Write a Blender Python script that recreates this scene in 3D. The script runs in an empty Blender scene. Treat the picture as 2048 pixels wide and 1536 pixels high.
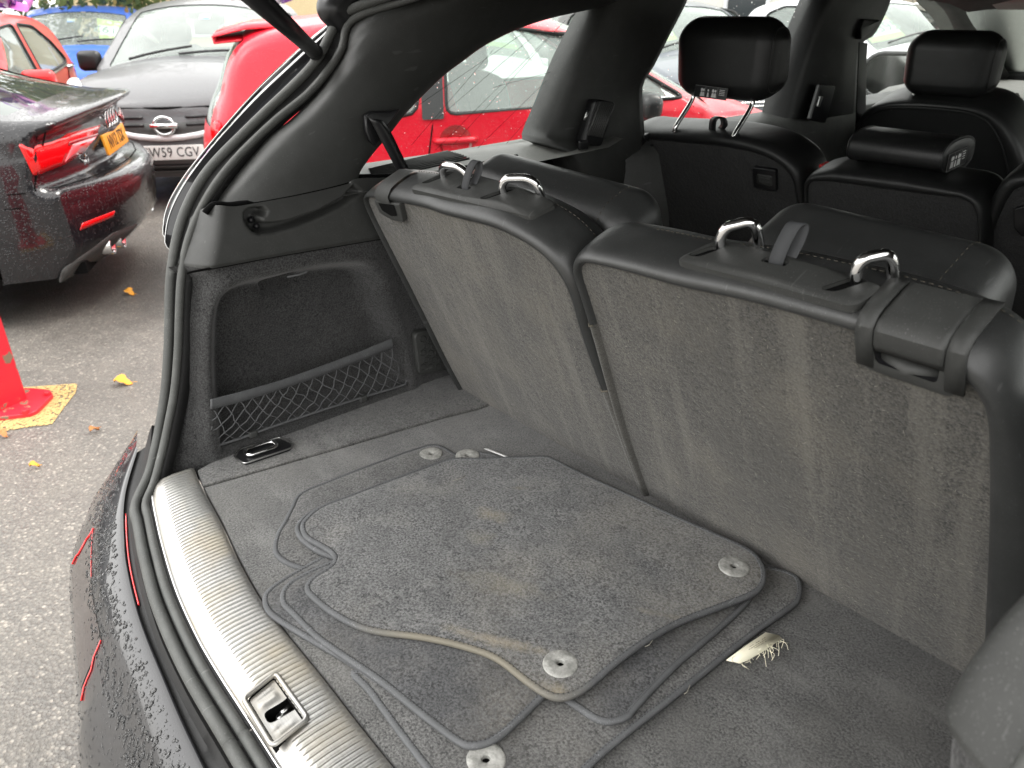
import bpy, bmesh, math, random
from mathutils import Vector, Matrix
from mathutils.geometry import delaunay_2d_cdt

# ------------------------------------------------------------------ camera, sky, sun, exposure
SC = bpy.context.scene
COL = SC.collection
rnd = random.Random(7)
V = Vector
GZ = -0.87                      # ground level; z = 0 is the boot floor of the car we look into
FPX = 1537.84                   # focal length in pixels of a 2048 px wide picture
RM = Matrix(((0.64517, 0.76397, -0.01078), (0.33422, -0.29478, -0.89521), (-0.68709, 0.57396, -0.44551)))
CP = V((0.701, -0.893, 0.772))
RM = Matrix((RM[0].normalized(), RM[1].normalized(), RM[2].normalized()))
cam = bpy.data.cameras.new('camera'); camo = bpy.data.objects.new('camera', cam); COL.objects.link(camo)
cam.sensor_width = 36.0; cam.lens = FPX / 2048 * 36.0; cam.clip_start = 0.02; cam.clip_end = 500
rot = RM.transposed() @ Matrix(((1, 0, 0), (0, -1, 0), (0, 0, -1)))
camo.matrix_world = Matrix.Translation(CP) @ rot.to_4x4()
cam.dof.use_dof = True; cam.dof.focus_distance = 1.25; cam.dof.aperture_fstop = 8.0
SC.camera = camo

SUN_EL, SUN_AZ = math.radians(55), math.radians(200)
w = bpy.data.worlds.new('World'); SC.world = w; w.use_nodes = True
nt = w.node_tree; nt.nodes.clear()
sky = nt.nodes.new('ShaderNodeTexSky'); sky.sky_type = 'NISHITA'; sky.sun_disc = False
sky.sun_elevation = SUN_EL; sky.sun_rotation = SUN_AZ; sky.dust_density = 4.0; sky.ozone_density = 0.6; sky.air_density = 1.0
hs = nt.nodes.new('ShaderNodeHueSaturation'); hs.inputs['Saturation'].default_value = 0.12; hs.inputs['Value'].default_value = 1.0
bg = nt.nodes.new('ShaderNodeBackground'); bg.inputs['Strength'].default_value = 0.15
ow = nt.nodes.new('ShaderNodeOutputWorld')
ov = nt.nodes.new('ShaderNodeMix'); ov.data_type = 'RGBA'; ov.inputs[0].default_value = .62; ov.inputs[7].default_value = (6.85, 6.75, 6.50, 1)   # cloud sheet
nt.links.new(sky.outputs[0], hs.inputs['Color']); nt.links.new(hs.outputs[0], ov.inputs[6]); nt.links.new(ov.outputs[2], bg.inputs[0]); nt.links.new(bg.outputs[0], ow.inputs[0])
sl = bpy.data.lights.new('sun', 'SUN'); sl.energy = 0.9; sl.angle = math.radians(25); sl.color = (1.0, 0.96, 0.90)
so = bpy.data.objects.new('sun', sl); COL.objects.link(so)
so.rotation_euler = (math.pi / 2 - SUN_EL, 0, math.pi - SUN_AZ + math.pi)
SC.view_settings.view_transform = 'Standard'; SC.view_settings.look = 'None'
SC.view_settings.gamma = 1.0; SC.view_settings.use_curve_mapping = False
SC.view_settings.exposure = 1.85
SC.render.engine = 'CYCLES'
SC.cycles.max_bounces = 10; SC.cycles.diffuse_bounces = 4; SC.cycles.glossy_bounces = 4
SC.cycles.transmission_bounces = 8; SC.cycles.transparent_max_bounces = 16
SC.cycles.caustics_reflective = False; SC.cycles.caustics_refractive = False
SC.cycles.sample_clamp_indirect = 6.0
SC.cycles.use_denoising = True

# ------------------------------------------------------------------ photogrammetry: where a line of sight meets a real plane
def ray(p):
    return RM.transposed() @ V(((p[0] - 1024) / FPX, (p[1] - 768) / FPX, 1.0))
def fp(p, P0, n):
    r = ray(p); n = V(n); return CP + r * ((V(P0) - CP).dot(n) / r.dot(n))
def fx(p, x): return fp(p, (x, 0, 0), (1, 0, 0))
def fy(p, y): return fp(p, (0, y, 0), (0, 1, 0))
def fz(p, z): return fp(p, (0, 0, z), (0, 0, 1))

# ------------------------------------------------------------------ curves
def cat(pts, n, closed=False):
    """smooth Catmull-Rom curve through pts, resampled to n points of even arc length"""
    P = [V(p) for p in pts]
    if len(P) == 2 and not closed:
        return [P[0].lerp(P[1], i / (n - 1)) for i in range(n)]
    m = len(P); out = []
    segs = m if closed else m - 1
    for i in range(segs):
        if closed: a, b, c, d = P[i - 1], P[i], P[(i + 1) % m], P[(i + 2) % m]
        else:
            b, c = P[i], P[i + 1]
            a = P[i - 1] if i > 0 else b * 2 - c
            d = P[i + 2] if i + 2 < m else c * 2 - b
        for k in range(12):
            t = k / 12
            out.append(0.5 * ((2 * b) + (c - a) * t + (2 * a - 5 * b + 4 * c - d) * t * t + (3 * b - a - 3 * c + d) * t ** 3))
    if not closed: out.append(P[-1])
    return even(out, n, closed)
def even(P, n, closed=False):
    P = [V(p) for p in P]
    if closed: P = P + [P[0]]
    L = [0.0]
    for i in range(1, len(P)): L.append(L[-1] + (P[i] - P[i - 1]).length)
    tot = L[-1] or 1e-9; res = []; j = 0
    N = n if closed else n - 1
    for i in range(n):
        s = tot * i / N
        while j < len(L) - 2 and L[j + 1] < s: j += 1
        d = L[j + 1] - L[j]
        res.append(P[j].lerp(P[j + 1], 0 if d < 1e-12 else min(1, (s - L[j]) / d)))
    return res
def interp(tab, x):
    if x <= tab[0][0]: return tab[0][1]
    for (a, b), (c, d) in zip(tab, tab[1:]):
        if x <= c: return b + (d - b) * (x - a) / (c - a)
    return tab[-1][1]
def sm(t):
    t = max(0.0, min(1.0, t)); return t * t * (3 - 2 * t)

def inpoly(x, y, P):
    c = False; j = len(P) - 1
    for i in range(len(P)):
        xi, yi = P[i][0], P[i][1]; xj, yj = P[j][0], P[j][1]
        if (yi > y) != (yj > y) and x < (xj - xi) * (y - yi) / (yj - yi) + xi: c = not c
        j = i
    return c
def edist(x, y, P, closed=True):
    best = 1e9; n = len(P)
    for i in range(n if closed else n - 1):
        ax, ay = P[i][0], P[i][1]; bx, by = P[(i + 1) % n][0], P[(i + 1) % n][1]
        dx, dy = bx - ax, by - ay; l = dx * dx + dy * dy
        t = 0 if l < 1e-14 else max(0, min(1, ((x - ax) * dx + (y - ay) * dy) / l))
        d = (x - ax - t * dx) ** 2 + (y - ay - t * dy) ** 2
        if d < best: best = d
    return math.sqrt(best)
def sdf(x, y, P): # > 0 inside
    d = edist(x, y, P); return d if inpoly(x, y, P) else -d
def area2(P):
    return sum(P[i - 1][0] * P[i][1] - P[i][0] * P[i - 1][1] for i in range(len(P)))
def off2(P, d, closed=True):
    """offset a 2-D outline by d to the right of its direction (outwards for counter-clockwise outlines)"""
    n = len(P); out = []
    for i in range(n):
        a = P[i - 1] if (closed or i > 0) else P[i]; b = P[(i + 1) % n] if (closed or i < n - 1) else P[i]
        tx, ty = b[0] - a[0], b[1] - a[1]; l = math.hypot(tx, ty) or 1e-9
        out.append((P[i][0] + ty / l * d, P[i][1] - tx / l * d))
    return out
def rrect(cx, cy, w_, h_, r, n=5):
    out = []
    for (sx, sy, a0) in ((1, -1, -90), (1, 1, 0), (-1, 1, 90), (-1, -1, 180)):
        for k in range(n + 1):
            a = math.radians(a0 + 90 * k / n)
            out.append((cx + sx * (w_ / 2 - r) + r * math.cos(a), cy + sy * (h_ / 2 - r) + r * math.sin(a)))
    return out
def roundpoly(P, r, n=4):
    """round the corners of a 2-D polygon"""
    out = []; m = len(P)
    for i in range(m):
        p = V((P[i][0], P[i][1])); a = V((P[i - 1][0], P[i - 1][1])); b = V((P[(i + 1) % m][0], P[(i + 1) % m][1]))
        ra = min(r, (a - p).length * .45); rb = min(r, (b - p).length * .45)
        s = p + (a - p).normalized() * ra; e = p + (b - p).normalized() * rb
        for k in range(n + 1):
            t = k / n; q = s * (1 - t) ** 2 + p * 2 * t * (1 - t) + e * t * t
            out.append((q.x, q.y))
    return out

# ------------------------------------------------------------------ objects
def wmat(o):
    m = o.matrix_basis.copy()
    if o.parent: m = wmat(o.parent) @ o.matrix_parent_inverse @ m
    return m
def link(name, me, mat, parent=None, local=False, sharp=None):
    o = bpy.data.objects.new(name, me); COL.objects.link(o)
    if mat:
        for m_ in (mat if isinstance(mat, (list, tuple)) else [mat]): me.materials.append(m_)
    if parent:
        o.parent = parent
        if not local: o.matrix_parent_inverse = wmat(parent).inverted()
    return o
def mesh(name, vs, fs, mat, parent=None, smooth=True, sharp=None, local=False, solid=0, sub=0, bev=0, off=-1, recalc=False):
    me = bpy.data.meshes.new(name); me.from_pydata([tuple(v) for v in vs], [], fs); me.update()
    if recalc:
        bm = bmesh.new(); bm.from_mesh(me); bmesh.ops.recalc_face_normals(bm, faces=bm.faces); bm.to_mesh(me); bm.free()
    if smooth:
        me.polygons.foreach_set('use_smooth', [True] * len(me.polygons))
        if sharp is not None: me.set_sharp_from_angle(angle=math.radians(sharp))
    o = link(name, me, mat, parent, local)
    if solid:
        m = o.modifiers.new('thickness', 'SOLIDIFY'); m.thickness = solid; m.offset = off
    if bev:
        m = o.modifiers.new('bevel', 'BEVEL'); m.width = bev; m.segments = 2; m.limit_method = 'ANGLE'; m.angle_limit = math.radians(40)
    if sub:
        m = o.modifiers.new('sub', 'SUBSURF'); m.levels = sub; m.render_levels = sub
    return o
def thing(name, label, cat_, loc=(0, 0, 0), rz=0, group=None):
    o = bpy.data.objects.new(name, None); COL.objects.link(o)
    o.location = loc; o.rotation_euler = (0, 0, rz); o.empty_display_size = .1
    o['label'] = label; o['category'] = cat_
    if group: o['group'] = group
    return o
def tag(o, label=None, cat_=None, group=None, kind=None):
    if label: o['label'] = label
    if cat_: o['category'] = cat_
    if group: o['group'] = group
    if kind: o['kind'] = kind
    return o

class MB:
    """collects shapes that belong to one part"""
    def __init__(s): s.v = []; s.f = []; s.m = []
    def add(s, vs, fs, mi=0):
        k = len(s.v); s.v += [tuple(v) for v in vs]; s.f += [tuple(i + k for i in f) for f in fs]; s.m += [mi] * len(fs); return s
    def box(s, c, size, rot=None, mi=0):
        a, b, d = (q / 2 for q in size); c = V(c)
        P = [V((x, y, z)) for x in (-a, a) for y in (-b, b) for z in (-d, d)]
        if rot is not None: P = [rot @ p for p in P]
        return s.add([c + p for p in P], [(0, 1, 3, 2), (4, 6, 7, 5), (0, 4, 5, 1), (2, 3, 7, 6), (0, 2, 6, 4), (1, 5, 7, 3)], mi)
    def tube(s, path, r, seg=8, closed=False, cap=True, mi=0, flat=1.0):
        P = [V(p) for p in path]; n = len(P); vs = []; fs = []
        R_ = r if isinstance(r, (list, tuple)) else [r] * n
        up = None
        for i in range(n):
            t = (P[(i + 1) % n] - P[i - 1]) if (closed or 0 < i < n - 1) else (P[1] - P[0] if i == 0 else P[-1] - P[-2])
            if t.length < 1e-9: t = V((0, 0, 1))
            t.normalize()
            if up is None:
                up = t.orthogonal().normalized() if abs(t.z) > .9 else (V((0, 0, 1)) - t * t.z).normalized()
            up = (up - t * up.dot(t)); up = up.normalized() if up.length > 1e-6 else t.orthogonal().normalized()
            sd = t.cross(up)
            for k in range(seg):
                a = 2 * math.pi * k / seg; vs.append(P[i] + (sd * math.cos(a) + up * math.sin(a) * flat) * R_[i])
        for i in range(n if closed else n - 1):
            for k in range(seg):
                a = i * seg + k; b = i * seg + (k + 1) % seg; j = ((i + 1) % n) * seg
                fs.append((a, b, j + (k + 1) % seg, j + k))
        if cap and not closed:
            fs.append(tuple(range(seg - 1, -1, -1))); fs.append(tuple((n - 1) * seg + k for k in range(seg)))
        return s.add(vs, fs, mi)
    def loft(s, curves, closed=False, mi=0, wrap=False):
        n = len(curves[0]); k = len(curves); vs = [p for c in curves for p in c]; fs = []
        for i in range(k if wrap else k - 1):
            for j in range(n if closed else n - 1):
                a = i * n + j; b = i * n + (j + 1) % n; i2 = (i + 1) % k
                fs.append((a, b, i2 * n + (j + 1) % n, i2 * n + j))
        return s.add(vs, fs, mi)
    def lathe(s, prof, c=(0, 0, 0), rot=None, seg=20, mi=0):
        vs = []; fs = []; c = V(c)
        for (r, z) in prof:
            for k in range(seg):
                a = 2 * math.pi * k / seg; p = V((r * math.cos(a), r * math.sin(a), z))
                vs.append(c + (rot @ p if rot is not None else p))
        for i in range(len(prof) - 1):
            for k in range(seg):
                fs.append((i * seg + k, i * seg + (k + 1) % seg, (i + 1) * seg + (k + 1) % seg, (i + 1) * seg + k))
        return s.add(vs, fs, mi)
    def rbox(s, c, size, r, rot=None, n=10, e=None, mi=0):
        """rounded box as one closed skin: points of a sphere pushed out to a box of half sizes, radius r"""
        c = V(c); a, b, d = (q / 2 for q in size); vs = []; fs = []; nu, nv = 4 * n, 2 * n
        for i in range(nv + 1):
            ph = -math.pi / 2 + math.pi * i / nv
            for j in range(nu):
                th = 2 * math.pi * (j + .5) / nu
                u = V((math.cos(ph) * math.cos(th), math.cos(ph) * math.sin(th), math.sin(ph)))
                p = V((math.copysign(max(a - r, 0), u.x) + u.x * r, math.copysign(max(b - r, 0), u.y) + u.y * r, math.copysign(max(d - r, 0), u.z) + u.z * r))
                vs.append(c + (rot @ p if rot is not None else p))
        for i in range(nv):
            for j in range(nu):
                fs.append((i * nu + j, i * nu + (j + 1) % nu, (i + 1) * nu + (j + 1) % nu, (i + 1) * nu + j))
        fs.append(tuple(range(nu - 1, -1, -1))); fs.append(tuple(nv * nu + j for j in range(nu)))
        return s.add(vs, fs, mi)
    def build(s, name, mat, parent=None, **kw):
        o = mesh(name, s.v, s.f, mat, parent, **kw)
        if any(s.m): o.data.polygons.foreach_set('material_index', s.m)
        return o

def sheet2(outline, holes=(), step=0.02, band=None):
    """triangulate a 2-D outline with holes and inner points; returns (points, triangles)"""
    P = [V((p[0], p[1])) for p in outline]; E = [(i, (i + 1) % len(P)) for i in range(len(P))]
    for h in holes:
        k = len(P); P += [V((p[0], p[1])) for p in h]; E += [(k + i, k + (i + 1) % len(h)) for i in range(len(h))]
    xs = [p[0] for p in outline]; ys = [p[1] for p in outline]
    x0, x1, y0, y1 = min(xs), max(xs), min(ys), max(ys); nx = int((x1 - x0) / step) + 1; ny = int((y1 - y0) / step) + 1
    for i in range(nx + 1):
        for j in range(ny + 1):
            x = x0 + (i + (.5 if j % 2 else 0)) * step; y = y0 + j * step
            if inpoly(x, y, outline) and edist(x, y, outline) > step * .35:
                ok = True
                for h in holes:
                    if inpoly(x, y, h) or edist(x, y, h) < step * .35: ok = False; break
                if ok: P.append(V((x, y)))
    if band:                                      # rows of points that follow the outline, for rounded edges
        ccw = area2(outline) > 0
        for d in band:
            for q in off2(outline, -d if ccw else d):
                if inpoly(q[0], q[1], outline) and abs(edist(q[0], q[1], outline) - d) < d * .3: P.append(V(q))
    r = delaunay_2d_cdt(P, E, [], 0, 1e-6)
    vs, fs = r[0], []
    for f in r[2]:
        c = (vs[f[0]] + vs[f[1]] + vs[f[2]]) / 3
        if inpoly(c.x, c.y, outline) and not any(inpoly(c.x, c.y, h) for h in holes):
            fs.append(tuple(f))
    return [(p.x, p.y) for p in vs], fs
def sheet(mb, outline, fn, holes=(), step=0.02, band=None, flip=False, mi=0):
    p, f = sheet2(outline, holes, step, band)
    if flip: f = [t[::-1] for t in f]
    return mb.add([fn(a, b) for a, b in p], f, mi)
def slab(mb, outline, fn, t, bev=0.002, k=3, mi=0, back=False):
    """a plate: outline (2-D, counter-clockwise), fn(a, b, depth) -> point, front at depth 0, rounded rim, thickness t"""
    if area2(outline) < 0: outline = outline[::-1]
    rings = []
    for i in range(k + 1):
        a = math.pi / 2 * i / k; rings.append((off2(outline, -bev * (1 - math.sin(a))), bev * (1 - math.cos(a))))
    rings.append((outline, t)); n = len(outline); vs = []; fs = []
    for o_, d in rings: vs += [fn(p[0], p[1], d) for p in o_]
    fs.append(tuple(range(n)))
    for i in range(len(rings) - 1):
        for j in range(n): fs.append((i * n + j, (i + 1) * n + j, (i + 1) * n + (j + 1) % n, i * n + (j + 1) % n))
    if back: fs.append(tuple(len(vs) - n + j for j in range(n - 1, -1, -1)))
    return mb.add(vs, fs, mi)
def snapper(obj):
    """returns a function that puts a point on the finished skin of obj, a little proud of it"""
    from mathutils.bvhtree import BVHTree
    bpy.context.view_layer.update(); dg = bpy.context.evaluated_depsgraph_get(); me = obj.evaluated_get(dg).to_mesh(); mw = wmat(obj)
    t = BVHTree.FromPolygons([mw @ v.co for v in me.vertices], [tuple(p.vertices) for p in me.polygons])
    def f(p, h=.001):
        c, n, i, d = t.find_nearest(p); n = n if n.dot(CP - c) > 0 else -n; return c + n * h
    return f
def mirror(vs): return [V((-v[0], v[1], v[2])) for v in vs]
def twin(mb, dx=0.0):
    """the same shape on the other side of the car"""
    m = MB(); m.v = [(-a + dx, b, c) for a, b, c in mb.v]; m.f = [f[::-1] for f in mb.f]; m.m = list(mb.m); return m
def text(name, s, size, mat, parent, M, ext=0.0006, align='CENTER', local=True, sx=1.0, space=1.0):
    cu = bpy.data.curves.new(name, 'FONT'); cu.body = s; cu.size = size; cu.extrude = ext; cu.align_x = align; cu.align_y = 'CENTER'; cu.resolution_u = 3; cu.space_character = space
    tmp = bpy.data.objects.new('glyphs', cu); COL.objects.link(tmp); me = bpy.data.meshes.new_from_object(tmp)
    bpy.data.objects.remove(tmp); bpy.data.curves.remove(cu); me.materials.clear(); me.materials.append(mat)
    o = bpy.data.objects.new(name, me); COL.objects.link(o); o['kind'] = 'stuff'
    o.parent = parent
    if not local: o.matrix_parent_inverse = wmat(parent).inverted()
    o.matrix_basis = M @ Matrix.Diagonal((sx, 1, 1, 1)); return o
def frame(o, x, y):
    """matrix whose local x, y axes point along the given directions"""
    x = V(x).normalized(); z = x.cross(V(y)).normalized(); y = z.cross(x)
    m = Matrix((x, y, z)).transposed().to_4x4(); m.translation = V(o); return m

# ------------------------------------------------------------------ materials
MAT = {}
def principled(name, col, rough=.5, metal=0, spec=.5, **kw):
    m = bpy.data.materials.new(name); m.use_nodes = True; b = m.node_tree.nodes['Principled BSDF']
    b.inputs['Base Color'].default_value = (*col, 1); b.inputs['Roughness'].default_value = rough; b.inputs['Metallic'].default_value = metal
    b.inputs['Specular IOR Level'].default_value = spec
    for k, v in kw.items(): b.inputs[k.replace('_', ' ')].default_value = v
    MAT[name] = m; return m
def N(m, t, **kw):
    n = m.node_tree.nodes.new(t)
    for k, v in kw.items():
        if k in n.inputs: n.inputs[k].default_value = v
        else: setattr(n, k, v)
    return n
def L(m, a, b): m.node_tree.links.new(a, b)
def B(m): return m.node_tree.nodes['Principled BSDF']
def coords(m, kind='Object'):
    return N(m, 'ShaderNodeTexCoord').outputs[kind]
def noise(m, scale, detail=3, rough=.5, co=None, stretch=None):
    n = N(m, 'ShaderNodeTexNoise'); n.inputs['Scale'].default_value = scale; n.inputs['Detail'].default_value = detail; n.inputs['Roughness'].default_value = rough
    co = co or coords(m)
    if stretch:
        mp = N(m, 'ShaderNodeMapping'); mp.inputs['Scale'].default_value = stretch; L(m, co, mp.inputs[0]); co = mp.outputs[0]
    L(m, co, n.inputs['Vector']); return n.outputs['Fac']
def ramp(m, fac, stops):
    r = N(m, 'ShaderNodeValToRGB'); e = r.color_ramp.elements
    while len(e) < len(stops): e.new(.5)
    for q, (p, c) in zip(e, stops): q.position = p; q.color = (*c, 1) if len(c) == 3 else c
    L(m, fac, r.inputs[0]); return r.outputs[0]
def mix(m, fac, a, b, typ='MIX'):
    x = N(m, 'ShaderNodeMix', data_type='RGBA', blend_type=typ)
    for i, q in ((0, fac), (6, a), (7, b)):
        if isinstance(q, (int, float)): x.inputs[i].default_value = q
        elif isinstance(q, tuple): x.inputs[i].default_value = (*q, 1)
        else: L(m, q, x.inputs[i])
    return x.outputs[2]
def bump(m, h, strength=.3, dist=.001, prev=None):
    b = N(m, 'ShaderNodeBump'); b.inputs['Strength'].default_value = strength; b.inputs['Distance'].default_value = dist
    L(m, h, b.inputs['Height'])
    if prev is not None: L(m, prev, b.inputs['Normal'])
    return b.outputs[0]
def voro(m, scale, feature='F1', co=None, rand=1.0):
    n = N(m, 'ShaderNodeTexVoronoi', feature=feature); n.inputs['Scale'].default_value = scale; n.inputs['Randomness'].default_value = rand
    L(m, co or coords(m), n.inputs['Vector']); return n

def carpet(name, dark, light, scale=420, dust=None, dust_amt=.5, mott=14, pile=.0012, stretch=None, sheen=.25, nap=None, nap_rot=0.0, nap_amt=.35):
    m = principled(name, dark, .95, spec=.12)
    f = noise(m, scale, 2, .7, stretch=stretch); f2 = noise(m, mott, 4, .6); f3 = noise(m, scale * .28, 2, .6)
    c = ramp(m, f, [(.38, dark), (.62, light)])
    md = tuple(x * .8 for x in light)
    c = mix(m, ramp(m, f3, [(.35, (0, 0, 0)), (.75, (.55, .55, .55))]), c, md)
    c = mix(m, ramp(m, f2, [(.38, (.30, .30, .30)), (.64, (0, 0, 0))]), c, tuple(x * .6 for x in dark))
    if nap:
        mp = N(m, 'ShaderNodeMapping'); mp.inputs['Rotation'].default_value = (0, 0, nap_rot); mp.inputs['Scale'].default_value = nap; L(m, coords(m), mp.inputs[0]); nn = noise(m, 1.0, 4, .6, mp.outputs[0])
        c = mix(m, ramp(m, nn, [(.40, (nap_amt,) * 3), (.52, (0, 0, 0))]), c, tuple(x * .45 for x in light)); c = mix(m, ramp(m, nn, [(.52, (0, 0, 0)), (.66, (nap_amt,) * 3)]), c, tuple(x * 1.15 for x in light))
    if dust:
        d = noise(m, 5.5, 5, .62); fine = noise(m, scale * .7, 2, .7)
        k = mix(m, 1.0, ramp(m, d, [(.46, (0, 0, 0)), (.72, (dust_amt,) * 3)]), ramp(m, fine, [(.3, (.35,) * 3), (.7, (1, 1, 1))]), 'MULTIPLY')
        c = mix(m, k, c, dust)
    L(m, c, B(m).inputs['Base Color'])
    b1 = bump(m, f, .9, pile); b2 = bump(m, f3, .5, pile * 2.5, b1); L(m, bump(m, f2, .25, .004, b2), B(m).inputs['Normal'])
    B(m).inputs['Sheen Weight'].default_value = sheen; B(m).inputs['Sheen Roughness'].default_value = .6
    return m
def grain(name, col, rough, scale=420, d=.0003, spec=.5, wear=.25, st=.5):
    m = principled(name, col, rough, spec=spec)
    v = voro(m, scale, 'DISTANCE_TO_EDGE'); n = noise(m, scale * .02, 4, .6); sc_ = noise(m, 30, 5, .65)
    L(m, bump(m, noise(m, 45, 3), .12, .003, bump(m, v.outputs['Distance'], st, d)), B(m).inputs['Normal'])
    L(m, mix(m, ramp(m, sc_, [(.45, (0, 0, 0)), (.8, (wear,) * 3)]), col, tuple(min(1, x * 1.9 + .012) for x in col)), B(m).inputs['Base Color'])
    src = B(m).inputs['Base Color'].links[0].from_socket; sp_ = noise(m, 620, 1, .5); big = noise(m, 6, 3, .6)      # settled dust and fine scratches
    k = mix(m, 1.0, ramp(m, sp_, [(.66, (0, 0, 0)), (.72, (.8,) * 3)]), ramp(m, big, [(.40, (.1,) * 3), (.65, (1, 1, 1))]), 'MULTIPLY'); sc2 = ramp(m, noise(m, 1.0, 2, .5, None, (210, 9, 60)), [(.70, (0, 0, 0)), (.735, (.35,) * 3)])
    L(m, mix(m, mix(m, 1.0, k, sc2, 'LIGHTEN'), src, tuple(min(1, x * 2.6 + .03) for x in col)), B(m).inputs['Base Color'])
    r = N(m, 'ShaderNodeMapRange'); r.inputs[3].default_value = rough - .1; r.inputs[4].default_value = rough + .12; L(m, n, r.inputs[0]); L(m, r.outputs[0], B(m).inputs['Roughness'])
    return m
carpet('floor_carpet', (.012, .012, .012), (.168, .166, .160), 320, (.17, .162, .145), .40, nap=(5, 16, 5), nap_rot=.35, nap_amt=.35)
carpet('floor_mat', (.013, .013, .013), (.160, .158, .154), 320, (.19, .175, .15), .35, mott=18)
carpet('mat_carpet', (.010, .0105, .012), (.118, .119, .122), 290, (.26, .23, .18), .30, mott=22)
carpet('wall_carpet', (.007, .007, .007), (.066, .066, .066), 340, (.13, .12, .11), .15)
carpet('seat_carpet', (.009, .0083, .007), (.110, .103, .088), 320, (.155, .138, .105), .55, mott=10, nap=(26, 2.2, 2.2), nap_amt=.45)
carpet('dark_carpet', (.015, .015, .015), (.040, .040, .040), 400, None)
grain('leather', (.030, .031, .0305), .37, 520, .0003, .6, .3)
grain('leather_dark', (.012, .0125, .0125), .42, 460, .0003, .5, .15)
grain('trim_plastic', (.040, .041, .039), .50, 800, .0002, .45, .25)
grain('trim_grey', (.052, .053, .051), .48, 800, .0002, .45, .3)
grain('headliner', (.030, .030, .030), .9, 700, .0003, .2, .1)
grain('pale_trim', (.16, .16, .15), .5, 800, .0002, .45, .1)
principled('black_plastic', (.010, .010, .011), .35)
principled('dark_hole', (.004, .004, .004), .9, spec=.1)
grain('rubber', (.070, .072, .068), .55, 300, .0003, .4, .35)
grain('rubber_black', (.016, .016, .016), .6, 300, .0003, .35, .3)
grain('binding', (.105, .107, .110), .8, 900, .0004, .2, .3, .8)
principled('thread', (.05, .05, .05), .85, spec=.2)
principled('seat_thread', (.11, .10, .08), .8, spec=.2)
principled('chrome', (.80, .80, .80), .06, 1.0)
principled('satin_metal', (.50, .50, .49), .28, 1.0)
principled('white_print', (.75, .75, .74), .6)
principled('grey_print', (.33, .33, .32), .6)
principled('red_plastic', (.55, .02, .02), .4)
principled('lint', (.30, .285, .24), .9)
def aluminium():
    m = principled('aluminium', (.86, .84, .79), .34, .85)
    co = coords(m); n1 = noise(m, 60, 4, .6, co, (1, 18, 1)); n2 = noise(m, 9, 4, .6, co)
    c = ramp(m, n1, [(.3, (.42, .415, .40)), (.7, (.55, .543, .52))]); c = mix(m, ramp(m, n2, [(.42, (0, 0, 0)), (.68, (.6, .6, .6))]), c, (.50, .44, .33))
    L(m, c, B(m).inputs['Base Color']); L(m, ramp(m, n2, [(.35, (.34,) * 3), (.7, (.52,) * 3)]), B(m).inputs['Roughness'])
    sc_ = noise(m, 240, 2, .6, co, (1, .06, 1)); L(m, bump(m, sc_, .12, .0004), B(m).inputs['Normal'])
aluminium()
def paint(name, col, rough=.09, flake=0, wet=.55, scale=150, metal=0.0, coat=.55, cr=.03):
    """wet car paint: clear coat with small rain beads standing on it"""
    m = principled(name, col, .35 if metal else .3, metal, .5); b = B(m)
    b.inputs['Coat Weight'].default_value = coat; b.inputs['Coat Roughness'].default_value = cr; b.inputs['Coat IOR'].default_value = 1.5; b.inputs['Specular IOR Level'].default_value = .25
    co = coords(m); v = voro(m, scale, co=co); pick = noise(m, 9, 3, .6, co)
    drop = N(m, 'ShaderNodeMapRange'); drop.inputs[1].default_value = .0; drop.inputs[2].default_value = .42; drop.inputs[3].default_value = 1; drop.inputs[4].default_value = 0
    L(m, v.outputs['Distance'], drop.inputs[0])
    sel = N(m, 'ShaderNodeSeparateColor'); L(m, v.outputs['Color'], sel.inputs[0])
    gate = N(m, 'ShaderNodeMath', operation='GREATER_THAN'); L(m, sel.outputs[0], gate.inputs[0]); gate.inputs[1].default_value = 1 - wet
    h = N(m, 'ShaderNodeMath', operation='MULTIPLY'); L(m, drop.outputs[0], h.inputs[0]); L(m, gate.outputs[0], h.inputs[1])
    nb = bump(m, h.outputs[0], .9, .0035)
    L(m, nb, b.inputs['Coat Normal']); L(m, bump(m, h.outputs[0], .4, .0035), b.inputs['Normal'])
    return m
paint('black_paint', (.008, .008, .010), scale=110, coat=1.0, cr=.07)
paint('red_paint', (.60, .010, .026), wet=.4, coat=.32)
paint('coral_paint', (.60, .030, .032), wet=.35, coat=.4)
paint('grey_paint', (.125, .128, .132), wet=.7, scale=60, coat=.35)
paint('blue_paint', (.05, .13, .48), wet=.4)
paint('silver_paint', (.52, .53, .54), wet=.3)
paint('white_paint', (.74, .75, .78), wet=.2)
paint('slate_paint', (.12, .13, .15), wet=.5)
paint('suv_paint', (.010, .010, .012), wet=.0, scale=260, coat=1.0)
principled('lamp_red', (.75, .004, .006), .08, Coat_Weight=1.0)
principled('lamp_dark_red', (.30, .004, .008), .12, Coat_Weight=1.0)
principled('lamp_pink', (.78, .12, .14), .15, Coat_Weight=1.0)
principled('lamp_white', (.82, .83, .84), .08, Coat_Weight=1.0)
principled('plate_yellow', (.80, .36, .015), .35)
principled('plate_white', (.80, .81, .78), .35)
principled('plate_ink', (.012, .012, .014), .5)
principled('sign_green', (.56, .78, .16), .6)
principled('sign_white', (.80, .84, .76), .6)
principled('sign_blue', (.10, .25, .55), .6)
principled('sign_grey', (.20, .30, .30), .6)
principled('tyre', (.012, .012, .012), .8)
principled('leaf', (.72, .33, .03), .6)
principled('leaf_brown', (.40, .16, .05), .7)
principled('label_cloth', (.86, .82, .64), .9)
principled('label_ink', (.34, .30, .20), .9)
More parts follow.
